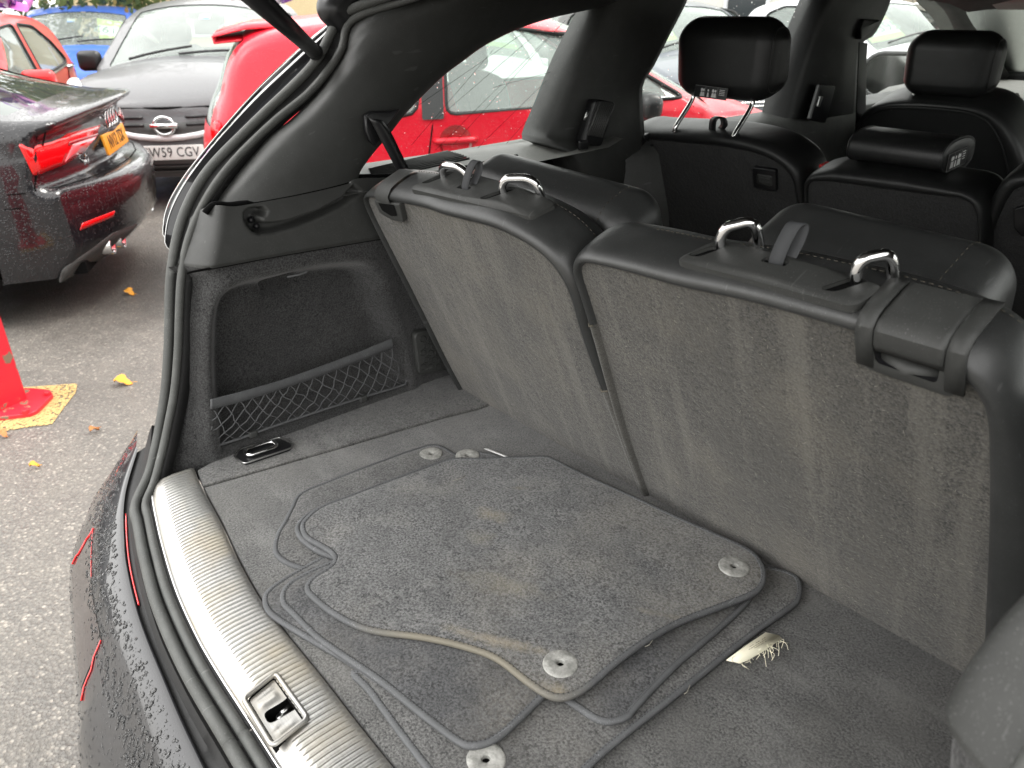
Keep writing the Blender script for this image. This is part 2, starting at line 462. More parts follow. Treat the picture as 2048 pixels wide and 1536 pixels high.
def glass(name, tint, veil=.06, rough=.0, gl=.16):
    """window glass: lets tinted light through, mirrors the sky, carries a thin veil of rain"""
    m = bpy.data.materials.new(name); m.use_nodes = True; t = m.node_tree; t.nodes.clear()
    o = t.nodes.new('ShaderNodeOutputMaterial'); tr = t.nodes.new('ShaderNodeBsdfTransparent'); tr.inputs[0].default_value = (*tint, 1)
    g = t.nodes.new('ShaderNodeBsdfGlossy'); g.inputs['Roughness'].default_value = rough + .02; g.inputs[0].default_value = (.95, 1, .97, 1)
    d = t.nodes.new('ShaderNodeBsdfDiffuse'); d.inputs[0].default_value = (.72, .80, .76, 1)
    fr = t.nodes.new('ShaderNodeFresnel'); fr.inputs[0].default_value = 1.45
    ad = t.nodes.new('ShaderNodeMath'); ad.operation = 'ADD'; ad.inputs[1].default_value = gl; ad.use_clamp = True; t.links.new(fr.outputs[0], ad.inputs[0])
    m1 = t.nodes.new('ShaderNodeMixShader'); t.links.new(ad.outputs[0], m1.inputs[0]); t.links.new(tr.outputs[0], m1.inputs[1]); t.links.new(g.outputs[0], m1.inputs[2])
    m2 = t.nodes.new('ShaderNodeMixShader')
    if veil:
        tc = t.nodes.new('ShaderNodeTexCoord'); n = t.nodes.new('ShaderNodeTexNoise'); n.inputs['Scale'].default_value = 5; n.inputs['Detail'].default_value = 5; t.links.new(tc.outputs['Object'], n.inputs[0])
        mr = t.nodes.new('ShaderNodeMapRange'); mr.inputs[3].default_value = veil * .5; mr.inputs[4].default_value = veil * 1.5; t.links.new(n.outputs[0], mr.inputs[0]); t.links.new(mr.outputs[0], m2.inputs[0])
    else: m2.inputs[0].default_value = 0
    t.links.new(m1.outputs[0], m2.inputs[1]); t.links.new(d.outputs[0], m2.inputs[2]); t.links.new(m2.outputs[0], o.inputs[0])
    MAT[name] = m; return m
glass('car_glass', (.78, .85, .81), .17, .02, .06)
glass('dark_glass', (.10, .11, .11), .03, .0, .06)
glass('suv_glass', (.90, .93, .91), .015, .0, .0)
principled('rain', (1, 1, 1), .0, Transmission_Weight=1.0, IOR=1.33)
M_ = MAT
# ------------------------------------------------------------------ ground
def make_ground():
    m = principled('asphalt', (.1, .1, .1), .55, spec=.5); co = coords(m)
    v = voro(m, 95, co=co); v2 = voro(m, 210, co=co); big = noise(m, .7, 5, .6, co); mid = noise(m, 6, 4, .6, co); fine = noise(m, 130, 3, .7, co)
    s = N(m, 'ShaderNodeSeparateColor'); L(m, v.outputs['Color'], s.inputs[0])
    c = ramp(m, s.outputs[0], [(0, (.105, .098, .088)), (.5, (.165, .153, .136)), (.88, (.22, .203, .178)), (.97, (.40, .365, .315))])
    c = mix(m, ramp(m, v.outputs['Distance'], [(.3, (0, 0, 0)), (.75, (.75,) * 3)]), c, (.070, .066, .061))
    c = mix(m, ramp(m, fine, [(.4, (0, 0, 0)), (.7, (.6,) * 3)]), c, (.165, .154, .138))
    c = mix(m, ramp(m, mid, [(.45, (0, 0, 0)), (.75, (.35,) * 3)]), c, (.185, .167, .14))
    c = mix(m, ramp(m, big, [(.40, (.40,) * 3), (.60, (0, 0, 0))]), c, (.115, .108, .098))
    # wet stain and contact shade under the cars painted in, ragged outline
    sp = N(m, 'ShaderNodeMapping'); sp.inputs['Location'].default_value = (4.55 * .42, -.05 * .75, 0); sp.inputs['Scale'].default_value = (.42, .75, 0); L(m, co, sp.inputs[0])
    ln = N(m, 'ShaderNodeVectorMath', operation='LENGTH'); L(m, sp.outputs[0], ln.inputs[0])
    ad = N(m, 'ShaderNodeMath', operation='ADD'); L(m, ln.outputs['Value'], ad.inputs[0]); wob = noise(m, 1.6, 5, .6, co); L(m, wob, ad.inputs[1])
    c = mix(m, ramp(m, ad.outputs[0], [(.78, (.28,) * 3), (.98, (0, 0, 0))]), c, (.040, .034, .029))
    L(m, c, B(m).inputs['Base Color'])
    b1 = bump(m, v.outputs['Distance'], .7, .006); L(m, bump(m, v2.outputs['Distance'], .4, .003, b1), B(m).inputs['Normal'])
    L(m, ramp(m, mid, [(.3, (.38,) * 3), (.7, (.62,) * 3)]), B(m).inputs['Roughness'])
    n = 60; vs = []; fs = []
    def g(t): return math.copysign(abs(t) ** 2.2, t) * 160
    for i in range(n + 1):
        for j in range(n + 1): vs.append((g(2 * i / n - 1) - 3, g(2 * j / n - 1), GZ))
    for i in range(n):
        for j in range(n): a = i * (n + 1) + j; fs.append((a, a + n + 1, a + n + 2, a + 1))
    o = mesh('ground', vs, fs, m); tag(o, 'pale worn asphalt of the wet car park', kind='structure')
make_ground()

# ------------------------------------------------------------------ the SUV we look into
suv = thing('suv', 'black wet SUV with its boot open, seen from inside the boot', 'car', (0, 1.4, GZ))
YIN = [(0, -.625), (.1, -.626), (.2, -.624), (.32, -.611), (.42, -.596), (.54, -.582), (.61, -.570), (.66, -.56)]
YOUT = [(0, -.721), (.115, -.721), (.2, -.718), (.315, -.707), (.453, -.684), (.586, -.656), (.62, -.648), (.66, -.636)]
def smt(tab):
    P = cat([(-x, y, 0) for x, y in tab[::-1]] + [(x, y, 0) for x, y in tab[1:]], 121); T = [(p.x, p.y) for p in P]
    return lambda x: interp(T, x)
yin, yout = smt(YIN), smt(YOUT)

# floor ------------------------------------------------------------
def floor_fn(z): return lambda a, b, d: V((a, b, z - d))
mb = MB()
seamL = [(-.538, -.580), (-.50, -.35), (-.462, -.10), (-.445, -.03), (-.44, .07)]
out = [(x, yin(x) + .004) for x in [i * .0359 - .538 for i in range(34)]] + [(.66, -.56), (.66, .07)] + [p for p in seamL[::-1]][:-1]
slab(mb, out, floor_fn(0.0), .02, .004)
boot_floor = mb.build('boot_floor', M_['floor_carpet'], suv, sharp=50)
for s in (1,):
    mb = MB()
    sp_ = [(-.6, yin(.6) + .004), (-.541, yin(.541) + .004)] + [(x - .0035, y) for x, y in seamL[1:]] + [(-.625, .07), (-.622, -.2), (-.622, -.5)]
    sp_ = [(x * s, y) for x, y in sp_]
    if s < 0: sp_ = sp_[::-1]
    # opening for the lashing eye
    slab(mb, sp_, floor_fn(0.002), .02, .004)
    mb.build('floor_side_panel', M_['floor_carpet'], suv, sharp=50)
for s in (1, -1):  # unseen backing added behind the side trim, stops light leaking through
    mb = MB(); mb.loft([[V((s * -.745, y, z)) for z in (-.20, .15, .452)] for y in (-.40, .1, .7)]); mb.build('backing_panel', M_['dark_hole'], suv, smooth=False, solid=.01, off=0)
mb = MB(); mb.box((0, -.25, -.035), (1.46, .62, .015)); mb.build('floor_underlay', M_['dark_hole'], suv, smooth=False)
# lashing eye: black tray, chrome frame and ring
eye_c = fz((519, 906), .003); ex = (fz((548, 897), .003) - fz((487, 917), .003)); ex.z = 0; ex.normalize(); ey = V((-ex.y, ex.x, 0))
def eye_fn(z): return lambda a, b, d: eye_c + ex * a + ey * b + V((0, 0, z - d))
mb = MB(); slab(mb, roundpoly([(-.036, -.026), (.052, -.026), (.060, -.012), (.050, .024), (-.03, .026), (-.044, .008)], .006), eye_fn(.004), .006, .002)
eye = mb.build('lashing_eye', M_['black_plastic'], suv, sharp=50)
mb = MB(); rim = [eye_c + ex * a + ey * b + V((0, 0, .005)) for a, b in roundpoly([(-.038, -.028), (.054, -.028), (.062, -.012), (.050, .026), (-.03, .028), (-.046, .008)], .006)]
mb.tube(rim, .0016, 6, closed=True); mb.build('frame', M_['satin_metal'], eye)
mb = MB(); mb.tube([eye_c + ex * a + ey * b + V((0, 0, .009)) for a, b in rrect(.004, 0, .058, .026, .010)], .0038, 8, closed=True); mb.build('ring', M_['chrome'], eye)

# sill plate ---------------------------------------------------------
SZ = [(0, .001), (.04, .004), (.2, .0055), (.5, .0055), (.72, .0035), (.86, -.001), (.95, -.007), (1, -.012)]
def sill_pt(x, u, extra=0.0):
    a, b = yin(x), yout(x); return V((x, a + (b - a) * u, interp(SZ, u) + extra))
hole = [fz(p, .006) for p in ((489, 1400), (551, 1350), (615, 1440), (546, 1494))]; hole2 = [(p.x, p.y) for p in hole]
hc = sum((p for p in hole), V((0, 0, 0))) / 4
pitch = .0088; sub = 8; TT = [0, .05, .10, .17, .3, .5, .7, .83, .90, .95]; sub = 10; nx = int(1.22 / pitch) * sub; us = [0, .02, .05, .09, .14, .2, .3, .4, .5, .58, .66, .70, .73, .76, .8, .85, .9, .95, 1.0]
vs = []; fs = []
for i in range(nx + 1):
    t = TT[i % sub]; x = min(.61, -.61 + (i // sub + t) * pitch)
    bump_ = sm(min(t, 1 - t) / .20)
    near = sm((sdf(x, hc.y, [(hc.x - .075, -9), (hc.x + .075, -9), (hc.x + .075, 9), (hc.x - .075, 9)]) + .004) / .006)
    for u in us:
        k = sm((u - .03) / .05) * sm((.735 - u) / .035)
        y = yin(x) + (yout(x) - yin(x)) * u
        dd = -sdf(x, y, hole2); k *= sm((dd - .004) / .004)
        vs.append(sill_pt(x, u, (.0040 * bump_ - .0030) * k))
m_ = len(us)
for i in range(nx):
    for j in range(m_ - 1):
        a = i * m_ + j; c = (V(vs[a]) + V(vs[a + m_ + 1])) / 2
        if sdf(c.x, c.y, hole2) < -.0005: fs.append((a, a + 1, a + m_ + 1, a + m_))
sill = mesh('sill_plate', vs, fs, M_['aluminium'], suv)
mb = MB(); xs = [-.606 + 1.212 * i / 160 for i in range(161)]
mb.tube([sill_pt(x, 1.0, .002) for x in xs], .0024, 6)
mb.build('sill_lip', M_['chrome'], sill)
# latch cover let into the sill
hx = ((hole[1] - hole[0]) + (hole[2] - hole[3])); hx.z = 0; hx.normalize(); hy = V((-hx.y, hx.x, 0))
def hl(p): d = p - hc; return (d.dot(hx), d.dot(hy))
def hw_(a, b, z): return hc + hx * a + hy * b + V((0, 0, z - hc.z))
H = [hl(p) for p in hole]
if area2(H) < 0: H = H[::-1]
hin = off2(H, -.004)
slot_px = [(531, 1440), (556, 1423), (571, 1400), (590, 1413), (592, 1425), (586, 1422), (562, 1436), (553, 1443), (540, 1443)]
def zl(p): return hl(fz(p, .004))
slot = roundpoly([zl(p) for p in ((527, 1427), (566, 1404), (577, 1394), (597, 1415), (561, 1436), (545, 1446), (534, 1445))], .006)
mb = MB(); sheet(mb, roundpoly(hin, .004), lambda a, b: hw_(a, b, .0045 + .0018 * sm((abs(math.sin((b * 120))) - .2) / .5) * sm((min(abs(edist(a, b, slot)), edist(a, b, hin)) - .006) / .004)), [slot], .0035)
lc = mb.build('latch_cover', M_['aluminium'], suv)
mb = MB(); mb.tube([hw_(a, b, .0085) for a, b in roundpoly(off2(H, .001), .007)], .0035, 6, closed=True); mb.build('frame', M_['aluminium'], lc)
mb = MB(); mb.tube([hw_(a, b, .004) for a, b in roundpoly(off2(H, -.0035), .006)], .0017, 6, closed=True); mb.build('seam', M_['dark_hole'], lc)
mb = MB(); so_ = slot if area2(slot) > 0 else slot[::-1]
mb.loft([[hw_(a, b, z) for a, b in off2(so_, e)] for z, e in ((.005, 0), (-.012, .002), (-.035, .002))], closed=True)
mb.add([hw_(a, b, -.035) for a, b in so_], [tuple(range(len(so_)))]); mb.build('latch_well', M_['dark_hole'], lc)
mb = MB(); sp0 = hl(fz((560, 1431), .0)); sp1 = hl(fz((563, 1412), .0))
mb.tube([hw_(sp0[0], sp0[1], -.03), hw_(sp0[0] * .6 + sp1[0] * .4, sp0[1] * .6 + sp1[1] * .4, -.006)], [.009, .0065], 12)
mb.tube([hw_(sp0[0] * .5 + sp1[0] * .5, sp0[1] * .5 + sp1[1] * .5, -.006), hw_(sp0[0] + .03, sp0[1] + .012, -.012)], .004, 10)
mb.build('latch_pin', M_['satin_metal'], lc)

# rubber seal and painted ledge round the opening --------------------------------
OUTER = [(690, 25, -.68), (669, 52, -.695), (643, 105, -.70), (620, 137, -.705), (580, 178, -.71), (530, 225, -.71), (481, 273, -.71), (430, 325, -.71), (395, 372, -.705), (367, 430, -.70), (351, 490, -.695), (341, 560, -.69), (339, 640, -.685), (337, 700, -.68), (331, 780, -.675), (320, 850, -.668), (309, 905, -.655), (297, 950, -.64)]
BULB = [(704, 40, -.67), (684, 96, -.675), (659, 137, -.68), (615, 188, -.685), (560, 233, -.685), (516, 273, -.685), (470, 320, -.68), (430, 370, -.675), (396, 430, -.67), (374, 490, -.665), (362, 560, -.66), (358, 640, -.655), (356, 700, -.652), (349, 780, -.645), (336, 850, -.638), (324, 905, -.628), (308, 965, -.612)]
def trace(T): return [fx((a, b), x) for a, b, x in T]
def sealpath(T, yo, z0, top, xe):
    P = trace(T)[::-1]                      # from sill corner up
    sillp = [V((x, yout(x) - yo, z0)) for x in (0, -.15, -.3, -.42, -.52, xe)]
    return cat(sillp + P + top, 170)
tp = [V((-.62, -.06, .785)), V((-.50, -.02, .81)), V((-.25, 0, .822)), V((0, .005, .825))]
tb = [V((-.61, -.04, .775)), V((-.50, 0, .797)), V((-.25, .02, .808)), V((0, .025, .81))]
P_out = sealpath(OUTER, .030, -.016, tp, -.585); P_in = sealpath(BULB, .012, -.012, tb, -.575)
mb = MB(); mb.tube(P_out + mirror(P_out)[::-1][1:], .0088, 10)
seal = mb.build('door_seal', M_['rubber'], suv)
mb = MB(); mb.tube(P_in + mirror(P_in)[::-1][1:], .0072, 10); mb.build('seal_bulb', M_['rubber'], seal)
mb = MB(); mid_ = [(a + b) / 2 + V((.0, .012, -.006)) for a, b in zip(P_out, P_in)]
c_ = [P_out, mid_, P_in, [p + V((-.006, .03, .0)) for p in P_in]]
mb.loft([c + mirror(c)[::-1][1:] for c in c_]); mb.build('seal_channel', M_['rubber_black'], seal, solid=.002)

# rear ledge, bumper and left/right quarter: sections swept along the opening's outer edge
def strip(T, z): return [fz(p, z) for p in T]
STRIP_IN = strip([(407, 1535), (366, 1443), (327, 1352), (293, 1271), (272, 1209), (253, 1123), (247, 1045), (249, 998), (257, 959), (276, 897)], -.055)
STRIP_OUT = strip([(311, 1534), (287, 1467), (256, 1375), (225, 1290), (207, 1222), (195, 1162), (193, 1094), (196, 1045), (206, 1006), (225, 957), (245, 912), (276, 854)], -.085)
SILH = strip([(161, 1534), (157, 1449), (147, 1318), (139, 1214), (139, 1136), (155, 1084), (179, 1026), (214, 983)], -.21)
def full(P, n=90, ymid=None):
    """complete a traced left-hand curve to the centre of the car"""
    P = [p for p in P if p.x < -.04]
    return cat([V((0, P[0].y - .004, P[0].z))] + P, n)
A0 = [p + V((0, -.006, -.010)) for p in cat([V((x, yout(x) - .034, -.022)) for x in (0, -.12, -.25, -.38, -.48, -.56, -.60)] + [V((-.645, -.652, -.015)), V((-.685, -.62, .02)), V((-.715, -.595, .07))], 90)]
A1 = [p + V((-.01 * i / 90, -.006, -.018)) for i, p in enumerate(A0)]
SI = full(STRIP_IN); SO = full(STRIP_OUT); SL = full(SILH)
SI_in = [p + V((.012 * i / 90, .012, .004)) for i, p in enumerate(SI)]
def both(c): return mirror(c)[::-1] + c[1:]
mb = MB(); mb.loft([both([p + V((0, .022, -.012)) for p in A0]), both(A0), both(A1), both(SI_in), both([p + V((0, .004, -.006)) for p in SI]), both([p + V((0, -.02, -.012)) for p in SI])])
mb.build('rear_ledge', M_['rubber_black'], suv, sharp=60)
def lower(c, dy, dx, z):
    return [V((p.x * (1 + dx), p.y - dy, z)) for p in c]
mb = MB()
lip = [p + V((0, -.004, .003)) for p in SI]
mid1 = [a.lerp(b, .5) + V((0, 0, .006)) for a, b in zip(SI, SO)]
edge1 = [p + V((0, -.006, -.012)) for p in SO]
belly = [V((p.x, p.y, -.19)) for p in SL]
mb.loft([both(c) for c in (SI, lip, mid1, SO, edge1, [a.lerp(b, .6) for a, b in zip(edge1, belly)], belly, lower(SL, .012, .012, -.30), lower(SL, -.0, .01, -.42), lower(SL, -.05, -.02, -.55), lower(SL, -.10, -.06, -.62))])
bumper = mb.build('rear_bumper', M_['suv_paint'], suv, sub=1)
snap_ = snapper(bumper); principled('lens_smoke', (.015, .004, .005), .05, Coat_Weight=1.0)
# red lamps low in the bumper, either side
def on_belly(t, f):           # t along the curve, f from edge1 to belly and on
    i = max(0, min(89, int(t * 89))); a, b = edge1[i], belly[i]
    return a.lerp(b, f)
for s in (1, -1):
    T = [.38 + .30 * k / 24 for k in range(25)]
    def lp(t, f, h=.0012): return snap_(on_belly(t, f), h)
    mb = MB(); mb.loft([[lp(t, f, .0008) for t in T] for f in (.10, .25, .4, .55, .7, .82)]); lens = (mb if s > 0 else twin(mb)).build('rear_lamp', M_['lens_smoke'], suv)
    for pts, r in (([lp(t, .10) for t in T[12:]], .0006), ([lp(T[-1] + .004 * k, .10 + .12 * k) for k in range(7)], .0020), ([lp(T[0] - .004 * k, .10 + .12 * k) for k in range(7)], .0013)):
        mb = MB(); mb.tube(pts, r, 6); (mb if s > 0 else twin(mb)).build('lamp_edge', M_['lamp_red'], lens)
# thin red lamp rim seen in the channel
mb = MB(); mb.tube([p + V((.0035, .003, -.002)) for p in SI[38:66]], .0016, 6); mb.build('reflector_rim', M_['lamp_red'], suv)

# painted D-pillar outside the seal, left and right
OUT_TOP = trace([(700, -20, -.80), (669, 35, -.82), (618, 78, -.84), (526, 164, -.87), (458, 240, -.88), (409, 299, -.885), (368, 350, -.89), (338, 400, -.90), (329, 440, -.90), (336, 468, -.885)])
OUT_LOW = [V((-.86, -.40, .34)), V((-.85, -.44, .22)), V((-.85, -.50, .10)), V((-.84, -.56, .0)), V((-.83, -.60, -.06))]
E0 = cat([V((-.70, .05, .84))] + OUT_TOP + OUT_LOW, 120)
INN = cat([V((-.64, -.05, .80))] + trace(OUTER) + [V((-.65, -.645, .0)), V((-.68, -.63, -.04))], 120)
gut1, gut2 = [], []
for a, b in zip(E0, INN):
    gut1.append(b.lerp(a, .72)); gut2.append(b.lerp(a, .52))
mb = MB()
side = [V((p.x - .05 - .11 * sm((.5 - p.z) / .2), p.y + .14, p.z - .01)) for p in E0]
ELOW = [p for p in E0 if p.z < .37]
prof = [(1, 0, 0), (.98, .001, 0), (.84, .003, 0), (.82, -.006, -.004), (.72, -.006, -.004), (.70, .004, 0), (.60, .004, 0), (.57, -.008, -.006), (.30, -.014, -.01), (.04, .006, -.004)]
cs = [side] + [[b.lerp(a, f) + V((0, -dy, dz)) for a, b in zip(E0, INN)] for f, dy, dz in prof]
mb.loft(cs)
mb.loft([[V((-1.06, p.y + 1.2, p.z - .03)) for p in ELOW], [V((-1.06, p.y + .4, p.z - .03)) for p in ELOW], [V((-1.03, p.y + .16, p.z - .02)) for p in ELOW], [V((p.x - .01, p.y + .01, p.z)) for p in ELOW]])
for k_ in (mb, twin(mb)): k_.build('rear_quarter_panel', M_['suv_paint'], suv, sharp=45)
for f in (.83, .58):  # bright metal lines standing in for highlights on the wet gutter
    mb = MB(); mb.tube([b.lerp(a, f) + V((0, -.0045, .001)) for a, b in list(zip(E0, INN))[10:84]], .0011, 6)
    for k_ in (mb, twin(mb)): k_.build('gutter_glint', M_['satin_metal'], suv)
# tailgate, raised on its struts above the camera
tg = [(.05, .86), (-.25, .98), (-.62, 1.10), (-.98, 1.17), (-1.10, 1.12)]
def tgc(hw, dz, t0=0, t1=1): return [[V((hw * s * (1 - .12 * (i / 4)), y, z + dz - .03 * abs(s) ** 3)) for s in (-1, -.8, -.4, 0, .4, .8, 1)] for i, (y, z) in enumerate(tg)]
mb = MB(); mb.loft(tgc(.70, 0)); mb.build('tailgate', M_['suv_paint'], suv, solid=.06, off=1)
mb = MB(); sa = fx((632, 106), -.715); sb = fy((452, -62), -.60)
mb.tube([sa.lerp(sb, t) for t in (.05, .35, .999)], .0125, 14)
strut = mb.build('gas_strut', M_['black_plastic'], suv)
mb = MB(); mb.tube([sa.lerp(sb, t) for t in (-.03, .02, .06)], [.012, .0145, .0145], 14); mb.build('strut_end', M_['rubber_black'], strut)
mb = MB(); mb.tube([sa + V((-.03, .02, -.045)), sa + V((-.005, .0, -.01))], [.012, .009], 10); mb.tube([sa + V((.0, .0, -.012)), sa + V((.004, .01, -.05))], .004, 8); mb.build('strut_bracket', M_['satin_metal'], strut)
mb = MB(); q = fx((700, 8), -.70); mb.rbox(q, (.06, .12, .10), .03, Matrix.Rotation(.8, 3, 'X'))
mb.build('hinge_cover', M_['black_plastic'], suv)

# ---------------------------------------------------------------- inner trim
XW = -.62
PK = [fx(p, XW) for p in ((436, 830), (432, 760), (433, 704), (437, 640), (449, 600), (472, 579), (510, 566), (544, 560), (600, 545), (650, 535), (705, 530), (732, 537), (749, 564), (765, 610), (786, 669), (800, 725), (808, 770))]
PKT = cat(PK, 60); PKT = [(p.y, p.z) for p in PKT]; PKT = [(PKT[0][0] - .004, .016)] + [q for q in PKT if q[1] > .017] + [(PKT[-1][0] + .004, .016)]
NOTCH = [fx(p, XW) for p in ((545, 563), (612, 546), (618, 575), (610, 596), (552, 606), (545, 588))]; NOTCH = [(p.y, p.z) for p in NOTCH]
seam_px = [(372, 546), (395, 541), (450, 531), (540, 514), (640, 497), (765, 476), (800, 471)]
seam = cat([fx(p, -.615) for p in seam_px] + [V((-.615, .25, .335))], 150)
low = cat([V((-.612, -.655, .0)), V((-.62, -.56, 0)), V((-.62, -.30, 0)), V((-.615, 0, 0)), V((-.615, .26, 0))], 150)
BP = [p for p in trace(BULB)][::-1]                                # bulb from the sill corner up
front_low = cat([p for p in BP if p.z < seam[0].z + .01] + [seam[0] + V((-.035, -.018, 0))], 80)
def carpet_x(y, z, yf):
    x = XW + .004 * math.sin(y * 7 + z * 5)
    d = sdf(y, z, PKT); x -= .058 * sm((d + .012) / .036)
    x += .012 * math.exp(-((d + .02) / .018) ** 2)          # soft rolled edge round the pocket
    dn = sdf(y, z, NOTCH); x -= .016 * sm((dn + .003) / .008)
    x -= .045 * (1 - sm((y - yf) / .075)) ** 1.6            # rolls back to the seal
    return x
vs = []; fs = []; nu, nv = 150, 90
for j in range(nv + 1):
    t = j / nv
    for i in range(nu + 1):
        s_ = i / nu; k = min(149, int(s_ * 149))
        z = low[k].z * (1 - t) + seam[k].z * t
        f = front_low[min(79, int(t * 79))]; zf = f.z
        yf = f.y + .006; y = yf + (.26 - yf) * (s_ ** 1.25)
        zz = -.025 + (.025 + interp([(seam[0].y, seam[0].z), (seam[75].y, seam[75].z), (seam[149].y, seam[149].z)], y)) * t
        vs.append(V((carpet_x(y, zz, yf), y, zz)))
for j in range(nv):
    for i in range(nu):
        a = j * (nu + 1) + i; fs.append((a, a + 1, a + nu + 2, a + nu + 1))
mbw = MB(); mbw.add(vs, fs)
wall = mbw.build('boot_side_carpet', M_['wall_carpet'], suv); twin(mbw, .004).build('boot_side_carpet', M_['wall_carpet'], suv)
mb = MB(); mb.tube([fx(p, -.615) for p in ((575, 554), (600, 549), (611, 545), (614, 541))], .0018, 6); mb.build('pocket_tab', M_['binding'], wall)

# plastic band above the carpet with the blind hook and groove
upper_px = [(402, 448), (430, 413), (470, 412), (530, 402), (591, 391), (650, 378), (697, 366), (720, 356)]
upper = cat([fx(p, -.628) for p in upper_px] + [V((-.64, .02, .455)), V((-.645, .25, .462))], 150)
GR = [(497, 452), (492, 440), (493, 428), (500, 420), (512, 417), (530, 416), (538, 425), (534, 434), (523, 436), (526, 445), (545, 446), (580, 441), (640, 421), (690, 396), (712, 372), (728, 385), (690, 412), (640, 436), (590, 455), (550, 466), (522, 469), (506, 464)]
GR = [fx(p, -.612) for p in GR]; GR = [(p.y, p.z) for p in GR]
vs = []; fs = []; nu, nv = 190, 46
lowb = seam; upb = upper
fl = fx((388, 520), -.645)
for j in range(nv + 1):
    t = j / nv
    for i in range(nu + 1):
        s_ = i / nu; k = min(148, int(s_ * 149)); kf = s_ * 149 - k
        p = lowb[k].lerp(lowb[k + 1], kf).lerp(upb[k].lerp(upb[k + 1], kf), t)
        yf = lowb[0].lerp(upb[0], t).y
        x = -.607 - .018 * t ** 2 + .004 * sm((.06 - t) / .06) * -1
        x -= .055 * (1 - sm((p.y - yf) / .05)) ** 1.5
        d = sdf(p.y, p.z, GR); dep = .030 * (1 - .75 * sm((p.y + .34) / .30))
        x -= dep * sm((d + .0015) / .006)
        vs.append(V((x, p.y, p.z)))
for j in range(nv):
    for i in range(nu):
        a = j * (nu + 1) + i; fs.append((a, a + 1, a + nu + 2, a + nu + 1))
mbw = MB(); mbw.add(vs, fs); band_ = mbw.build('side_trim_band', M_['trim_plastic'], suv); twin(mbw, .004).build('side_trim_band', M_['trim_plastic'], suv)
mb = MB()
for p in ((502, 440), (513, 452)): mb.tube([fx(p, -.640), fx(p, -.634)], .006, 12)
mb.build('screw_cap', M_['black_plastic'], band_)
# dark joints between the trim pieces
mb = MB(); mb.tube([p + V((.0015, 0, 0)) for p in seam], .0022, 6); mb.tube([V((-.640, p.y, p.z)) for p in upper[4:]], .0055, 6); mb.build('trim_joint', M_['dark_hole'], suv)

# upper D-pillar trim
RIDGE = [(430, 411, -.672), (460, 380, -.655), (500, 333, -.65), (557, 273, -.65), (600, 238, -.65), (650, 186, -.65), (682, 137, -.65), (701, 95, -.65), (716, 45, -.648)]
R0 = cat(trace([(420, 411, -.69), (444, 380, -.69), (486, 330, -.69), (538, 273, -.69), (582, 238, -.69), (634, 186, -.69), (668, 137, -.69), (690, 95, -.685), (706, 45, -.68)]) + [V((-.62, .0, .80))], 70)
R1 = cat(trace(RIDGE) + [V((-.60, .03, .80))], 70)
R2 = cat(trace([(470, 412, -.635), (540, 340, -.628), (640, 230, -.625), (740, 90, -.622), (790, 20, -.61)]) + [V((-.57, .16, .80))], 70)
R3 = cat(trace([(591, 391, -.622), (680, 290, -.615), (760, 170, -.612), (850, 60, -.605)]) + [V((-.56, .30, .80))], 70)
WIN = [(720, 356, -.63), (723, 342, -.632), (754, 301, -.635), (781, 270, -.637), (819, 222, -.638), (884, 157, -.64), (928, 123, -.64), (976, 89, -.64), (1044, 56, -.64), (1113, 34, -.64), (1215, 10, -.64)]
R4 = cat(trace([(697, 366, -.622), (735, 300, -.622), (800, 210, -.622), (880, 120, -.62), (980, 55, -.615), (1060, 25, -.61)]) + [V((-.57, .5, .80))], 70)
R5 = cat(trace(WIN) + [V((-.60, .60, .80))], 70)
R6 = [p + V((-.012, .006, -.002)) for p in R5]; R7 = [V((-.80 + (p.z - .46) * .25, p.y + .012, p.z - .006 + .01)) for p in R5]
mbw = MB(); mbw.loft([R0, R1, R2, R3, R4, R5, R6, R7]); pil = mbw.build('pillar_trim', M_['trim_plastic'], suv, sub=1); twin(mbw, .004).build('pillar_trim', M_['trim_plastic'], suv, sub=1)
# belt slot and the third-row belt
mb = MB(); sc_ = [fx(p, -.606) for p in ((728, 232), (742, 222), (775, 222), (800, 218), (768, 262), (752, 292), (738, 282), (730, 262))]
slab(mb, [(p.y, p.z) for p in sc_], lambda a, b, d: V((-.602 - d, a, b)), .010, .004); mb.build('belt_slot', M_['black_plastic'], suv, sharp=50)
b0 = [fx(p, -.585) for p in ((738, 236), (752, 262), (775, 305), (800, 352), (830, 400))]; b1 = [fx(p, -.585) for p in ((764, 240), (783, 266), (802, 305), (822, 346), (850, 390))]
mb = MB(); mb.loft([cat(b0, 20), cat([(a + b) / 2 + V((.004, 0, 0)) for a, b in zip(b0, b1)], 20), cat(b1, 20)]); mb.build('seat_belt', M_['black_plastic'], suv, solid=.003)

# ledge under the quarter window with vent and cup holder
def ledge(x, y): return V((x, y, .448 + .012 * sm((-.64 - x) / .12) + .01 * sm((y - .35) / .3)))
LO = [(-.615, -.20), (-.615, .52), (-.66, .62), (-.80, .62), (-.82, -.20)]
vent = [fz(p, .452) for p in ((738, 346), (893, 309), (941, 322), (748, 360))]; vent = [(p.x, p.y) for p in vent]
cup = [fz(p, .456) for p in ((984, 316), (1002, 309), (1040, 310), (1056, 318), (1066, 336), (1014, 338))]; cup = roundpoly([(p.x, p.y) for p in cup], .02)
mbw = MB(); sheet(mbw, LO, ledge, [vent, cup], .025)
led = mbw.build('window_ledge', M_['pale_trim'], suv); twin(mbw).build('window_ledge', M_['pale_trim'], suv)
mb = MB(); vc = [V((p[0], p[1], .446)) for p in vent]
mb.add([V((p[0], p[1], .44)) for p in vent], [(0, 1, 2, 3)]); gri = mb.build('vent_well', M_['dark_hole'], suv, smooth=False)
